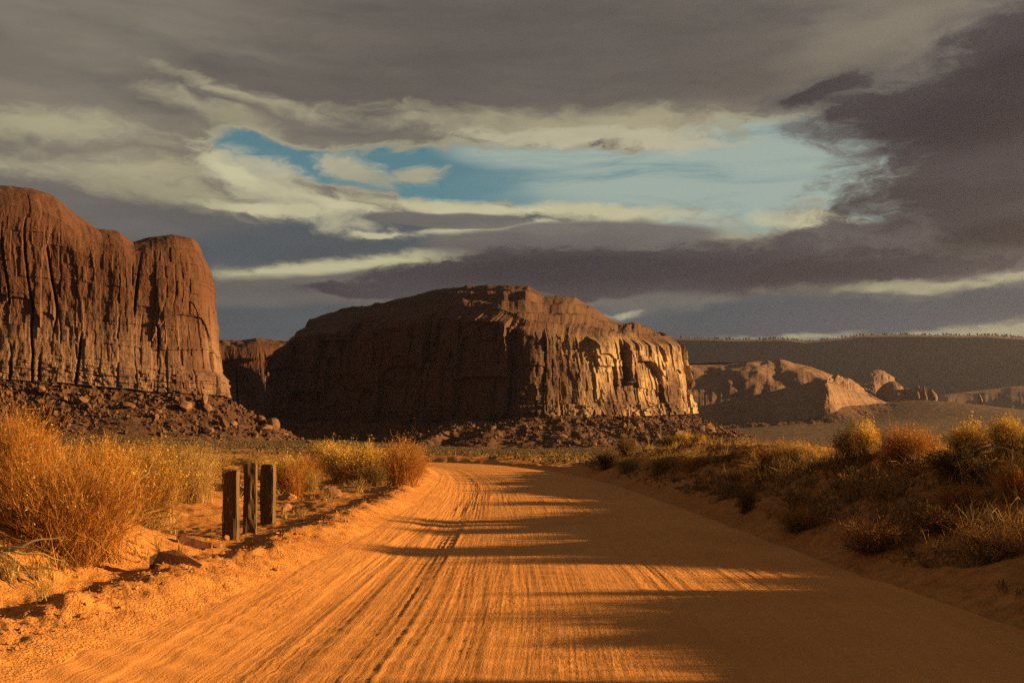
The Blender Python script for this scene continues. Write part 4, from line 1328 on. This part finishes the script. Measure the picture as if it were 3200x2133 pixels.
# ------------------------------------------------------------------ grass and low scrub (nobody could count it)
def tufts(name, X, Y, label, mat, blades, hmin, hmax, seed, wd=0.004, spread=0.5):
    r = np.random.default_rng(seed)
    n = len(X)
    Z = ground_z(X, Y)
    h = r.uniform(hmin, hmax, n) * (0.6 + 0.8 * r.random(n))
    i = np.repeat(np.arange(n), blades)
    m = len(i)
    a = r.uniform(0, 6.283, m); sp = r.random(m) * spread
    b = np.stack([X[i], Y[i], Z[i] - 0.01], -1) + np.stack([np.cos(a), np.sin(a), 0 * a], -1) * (h[i] * 0.25 * r.random(m))[:, None]
    hh = h[i] * r.uniform(.5, 1.1, m)
    tip = b + np.stack([np.cos(a) * sp * hh, np.sin(a) * sp * hh, hh * (1 - 0.4 * sp)], -1)
    mid = b * 0.5 + tip * 0.5 + np.stack([-np.cos(a) * 0.08 * hh, -np.sin(a) * 0.08 * hh, 0.1 * hh], -1)
    P = np.stack([b, mid, tip], 1)
    dist = np.hypot(X, Y)[i]
    w = (wd + 0.00016 * dist)[:, None] * np.array([[1.0, 0.7, 0.15]]) * r.uniform(.6, 1.3, (m, 1))
    v, f = ribbons(P, w)
    o = obj(name, np_mesh(name, v, f), mat)
    tag(o, label, None, None, 'stuff')


def scatter(n, ymin, ymax, xfun, seed, power=1.6):
    r = np.random.default_rng(seed)
    Y = ymin + (ymax - ymin) * r.random(n) ** power
    X = xfun(Y, r)
    return X, Y


def right_bank(Y, r):
    u = np.interp(Y, RC[:150, 1], RC[:150, 0] + RC[:150, 2])
    return u + 0.35 + (0.62 * Y - u + 2).clip(1.5, 40) * r.random(len(Y)) ** 0.9


def left_flat(Y, r):
    u = np.interp(Y, RC[:150, 1], RC[:150, 0] - RC[:150, 2])
    return u - 0.7 - (0.6 * Y + u).clip(1.0, 60) * r.random(len(Y)) ** 0.8


def brush(name, X, Y, label, mat, m, hmin, hmax, seed, wd=0.003):
    """low twiggy brush: fine branched stalks leaning every way"""
    r = np.random.default_rng(seed)
    n = len(X); Z = ground_z(X, Y)
    h = r.uniform(hmin, hmax, n)
    i = np.repeat(np.arange(n), m); q = len(i)
    a = r.uniform(0, 6.283, q); th = r.uniform(0.1, 1.35, q)
    d = np.stack([np.sin(th) * np.cos(a), np.sin(th) * np.sin(a), np.cos(th) * 0.9], -1)
    st = np.stack([X[i], Y[i], Z[i]], -1) + d * (h[i] * r.uniform(0, 0.5, q))[:, None] + r.normal(size=(q, 3)) * np.array([.5, .5, .04]) * h[i][:, None] * 0.35
    ln = h[i] * r.uniform(.35, .9, q)
    d2 = d + r.normal(size=(q, 3)) * 0.45
    P = np.stack([st, st + d * ln[:, None] * 0.5, st + (d + d2) * ln[:, None] * 0.5], 1)
    w = (wd + 0.00014 * np.hypot(X, Y)[i])[:, None] * np.array([[1.0, 0.7, 0.2]]) * r.uniform(.5, 1.4, (q, 1))
    o = obj(name, np_mesh(name, *ribbons(P, w)), mat)
    tag(o, label, None, None, 'stuff')


X, Y = scatter(2200, 5.0, 46, right_bank, 51, 1.0)
u, hw, s = road_uv(X, Y)
k = (fbm(X / 2.2, Y / 2.2, 3, 411) > -0.15) & (u - hw < 2.9) & (u - hw > 0.7)
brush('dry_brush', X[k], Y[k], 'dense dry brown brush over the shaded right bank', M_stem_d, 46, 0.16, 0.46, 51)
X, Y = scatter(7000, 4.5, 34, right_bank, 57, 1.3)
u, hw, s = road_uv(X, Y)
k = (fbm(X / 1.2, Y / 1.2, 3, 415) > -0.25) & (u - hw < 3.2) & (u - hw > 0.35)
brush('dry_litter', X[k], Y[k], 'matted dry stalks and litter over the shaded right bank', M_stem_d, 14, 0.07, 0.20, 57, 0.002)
X, Y = scatter(800, 9, 50, right_bank, 52, 1.0)
u, hw, s = road_uv(X, Y)
k = (fbm(X / 2.2, Y / 2.2, 3, 412) > 0.0) & (u - hw > 1.9)
brush('golden_brush', X[k], Y[k], 'low golden brush along the top of the right bank', M_grass, 46, 0.18, 0.42, 52)
X, Y = scatter(700, 20, 75, left_flat, 53, 1.0)
u, hw, s = road_uv(X, Y)
k = (fbm(X / 2.5, Y / 2.5, 3, 413) > 0.0) & ((-u - hw) > 3.4)
brush('golden_brush', X[k], Y[k], 'low golden brush over the flat left of the road', M_grass, 40, 0.2, 0.55, 53)
X, Y = scatter(7500, 5.5, 55, right_bank, 31, 1.2)
u, hw, s = road_uv(X, Y)
k = (fbm(X / 1.6, Y / 1.6, 3, 401) > -0.05) & (u - hw > 1.9)
tufts('dry_grass', X[k], Y[k], 'dry straw grass over the right bank', M_grass, 8, 0.06, 0.20, 31, 0.002)
X, Y = scatter(5000, 5.0, 40, right_bank, 35, 1.1)
k = fbm(X / 1.8, Y / 1.8, 3, 405) > 0.0
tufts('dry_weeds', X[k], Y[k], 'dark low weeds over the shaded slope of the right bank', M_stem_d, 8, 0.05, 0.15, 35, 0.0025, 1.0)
X, Y = scatter(4200, 6, 60, left_flat, 32)
u, hw, s = road_uv(X, Y)
k = (fbm(X / 1.5, Y / 1.5, 3, 402) > 0.2) & ((-u - hw) > 1.4)
tufts('dry_grass', X[k], Y[k], 'sparse dry grass over the left bank and flat', M_grass, 8, 0.06, 0.20, 32)


def low_scrub():
    """clumps of scrub over the plains"""
    r = np.random.default_rng(77)
    n = 19000
    Y = np.exp(r.uniform(math.log(42), math.log(1900), n))
    X = r.uniform(-0.62, 0.62, n) * Y
    u, hw, s = road_uv(X, Y)
    k = (np.abs(u) > hw + 1.2) & (fbm(X / 9, Y / 20, 3, 403) > -0.25)
    X, Y = X[k], Y[k]; n = len(X)
    Z = ground_z(X, Y)
    sz = r.uniform(0.16, 0.42, n) * (0.8 + Y / 500)
    m = 11
    c = np.repeat(np.stack([X, Y, Z], -1), m, 0)
    S = np.repeat(sz, m)
    d = r.normal(size=(n * m, 3)); d /= np.linalg.norm(d, axis=1)[:, None]; d[:, 2] = np.abs(d[:, 2]) * 0.8 + 0.1
    v, f = flakes(c + d * S[:, None] * np.array([1.3, 1.3, 0.75]), S * 0.32, r)
    o = obj('low_scrub', np_mesh('low_scrub', v, f), M_leaf_g)
    tag(o, 'low sage and straw scrub dotted over the plain below the cliffs', None, None, 'stuff')


low_scrub()

# ------------------------------------------------------------------ haze
def haze():
    v = np.array([(x, y, z) for z in (-60, 560) for (x, y) in ((-6600, -6600), (6600, -6600), (6600, 6600), (-6600, 6600))], float)
    f = np.array([(0, 3, 2, 1), (4, 5, 6, 7), (0, 1, 5, 4), (1, 2, 6, 5), (2, 3, 7, 6), (3, 0, 4, 7)])
    me = np_mesh('haze', v, f)
    m = bpy.data.materials.new('haze'); m.use_nodes = True
    nt = m.node_tree; nt.nodes.clear()
    out = nt.nodes.new('ShaderNodeOutputMaterial'); pv = nt.nodes.new('ShaderNodeVolumePrincipled')
    pv.inputs['Color'].default_value = (0.68, 0.70, 1.0, 1)
    pv.inputs['Density'].default_value = 0.00004
    pv.inputs['Anisotropy'].default_value = 0.75
    nt.links.new(pv.outputs[0], out.inputs['Volume'])
    o = obj('haze', me, m)
    tag(o, 'thin pale desert haze', None, None, 'stuff')


haze()
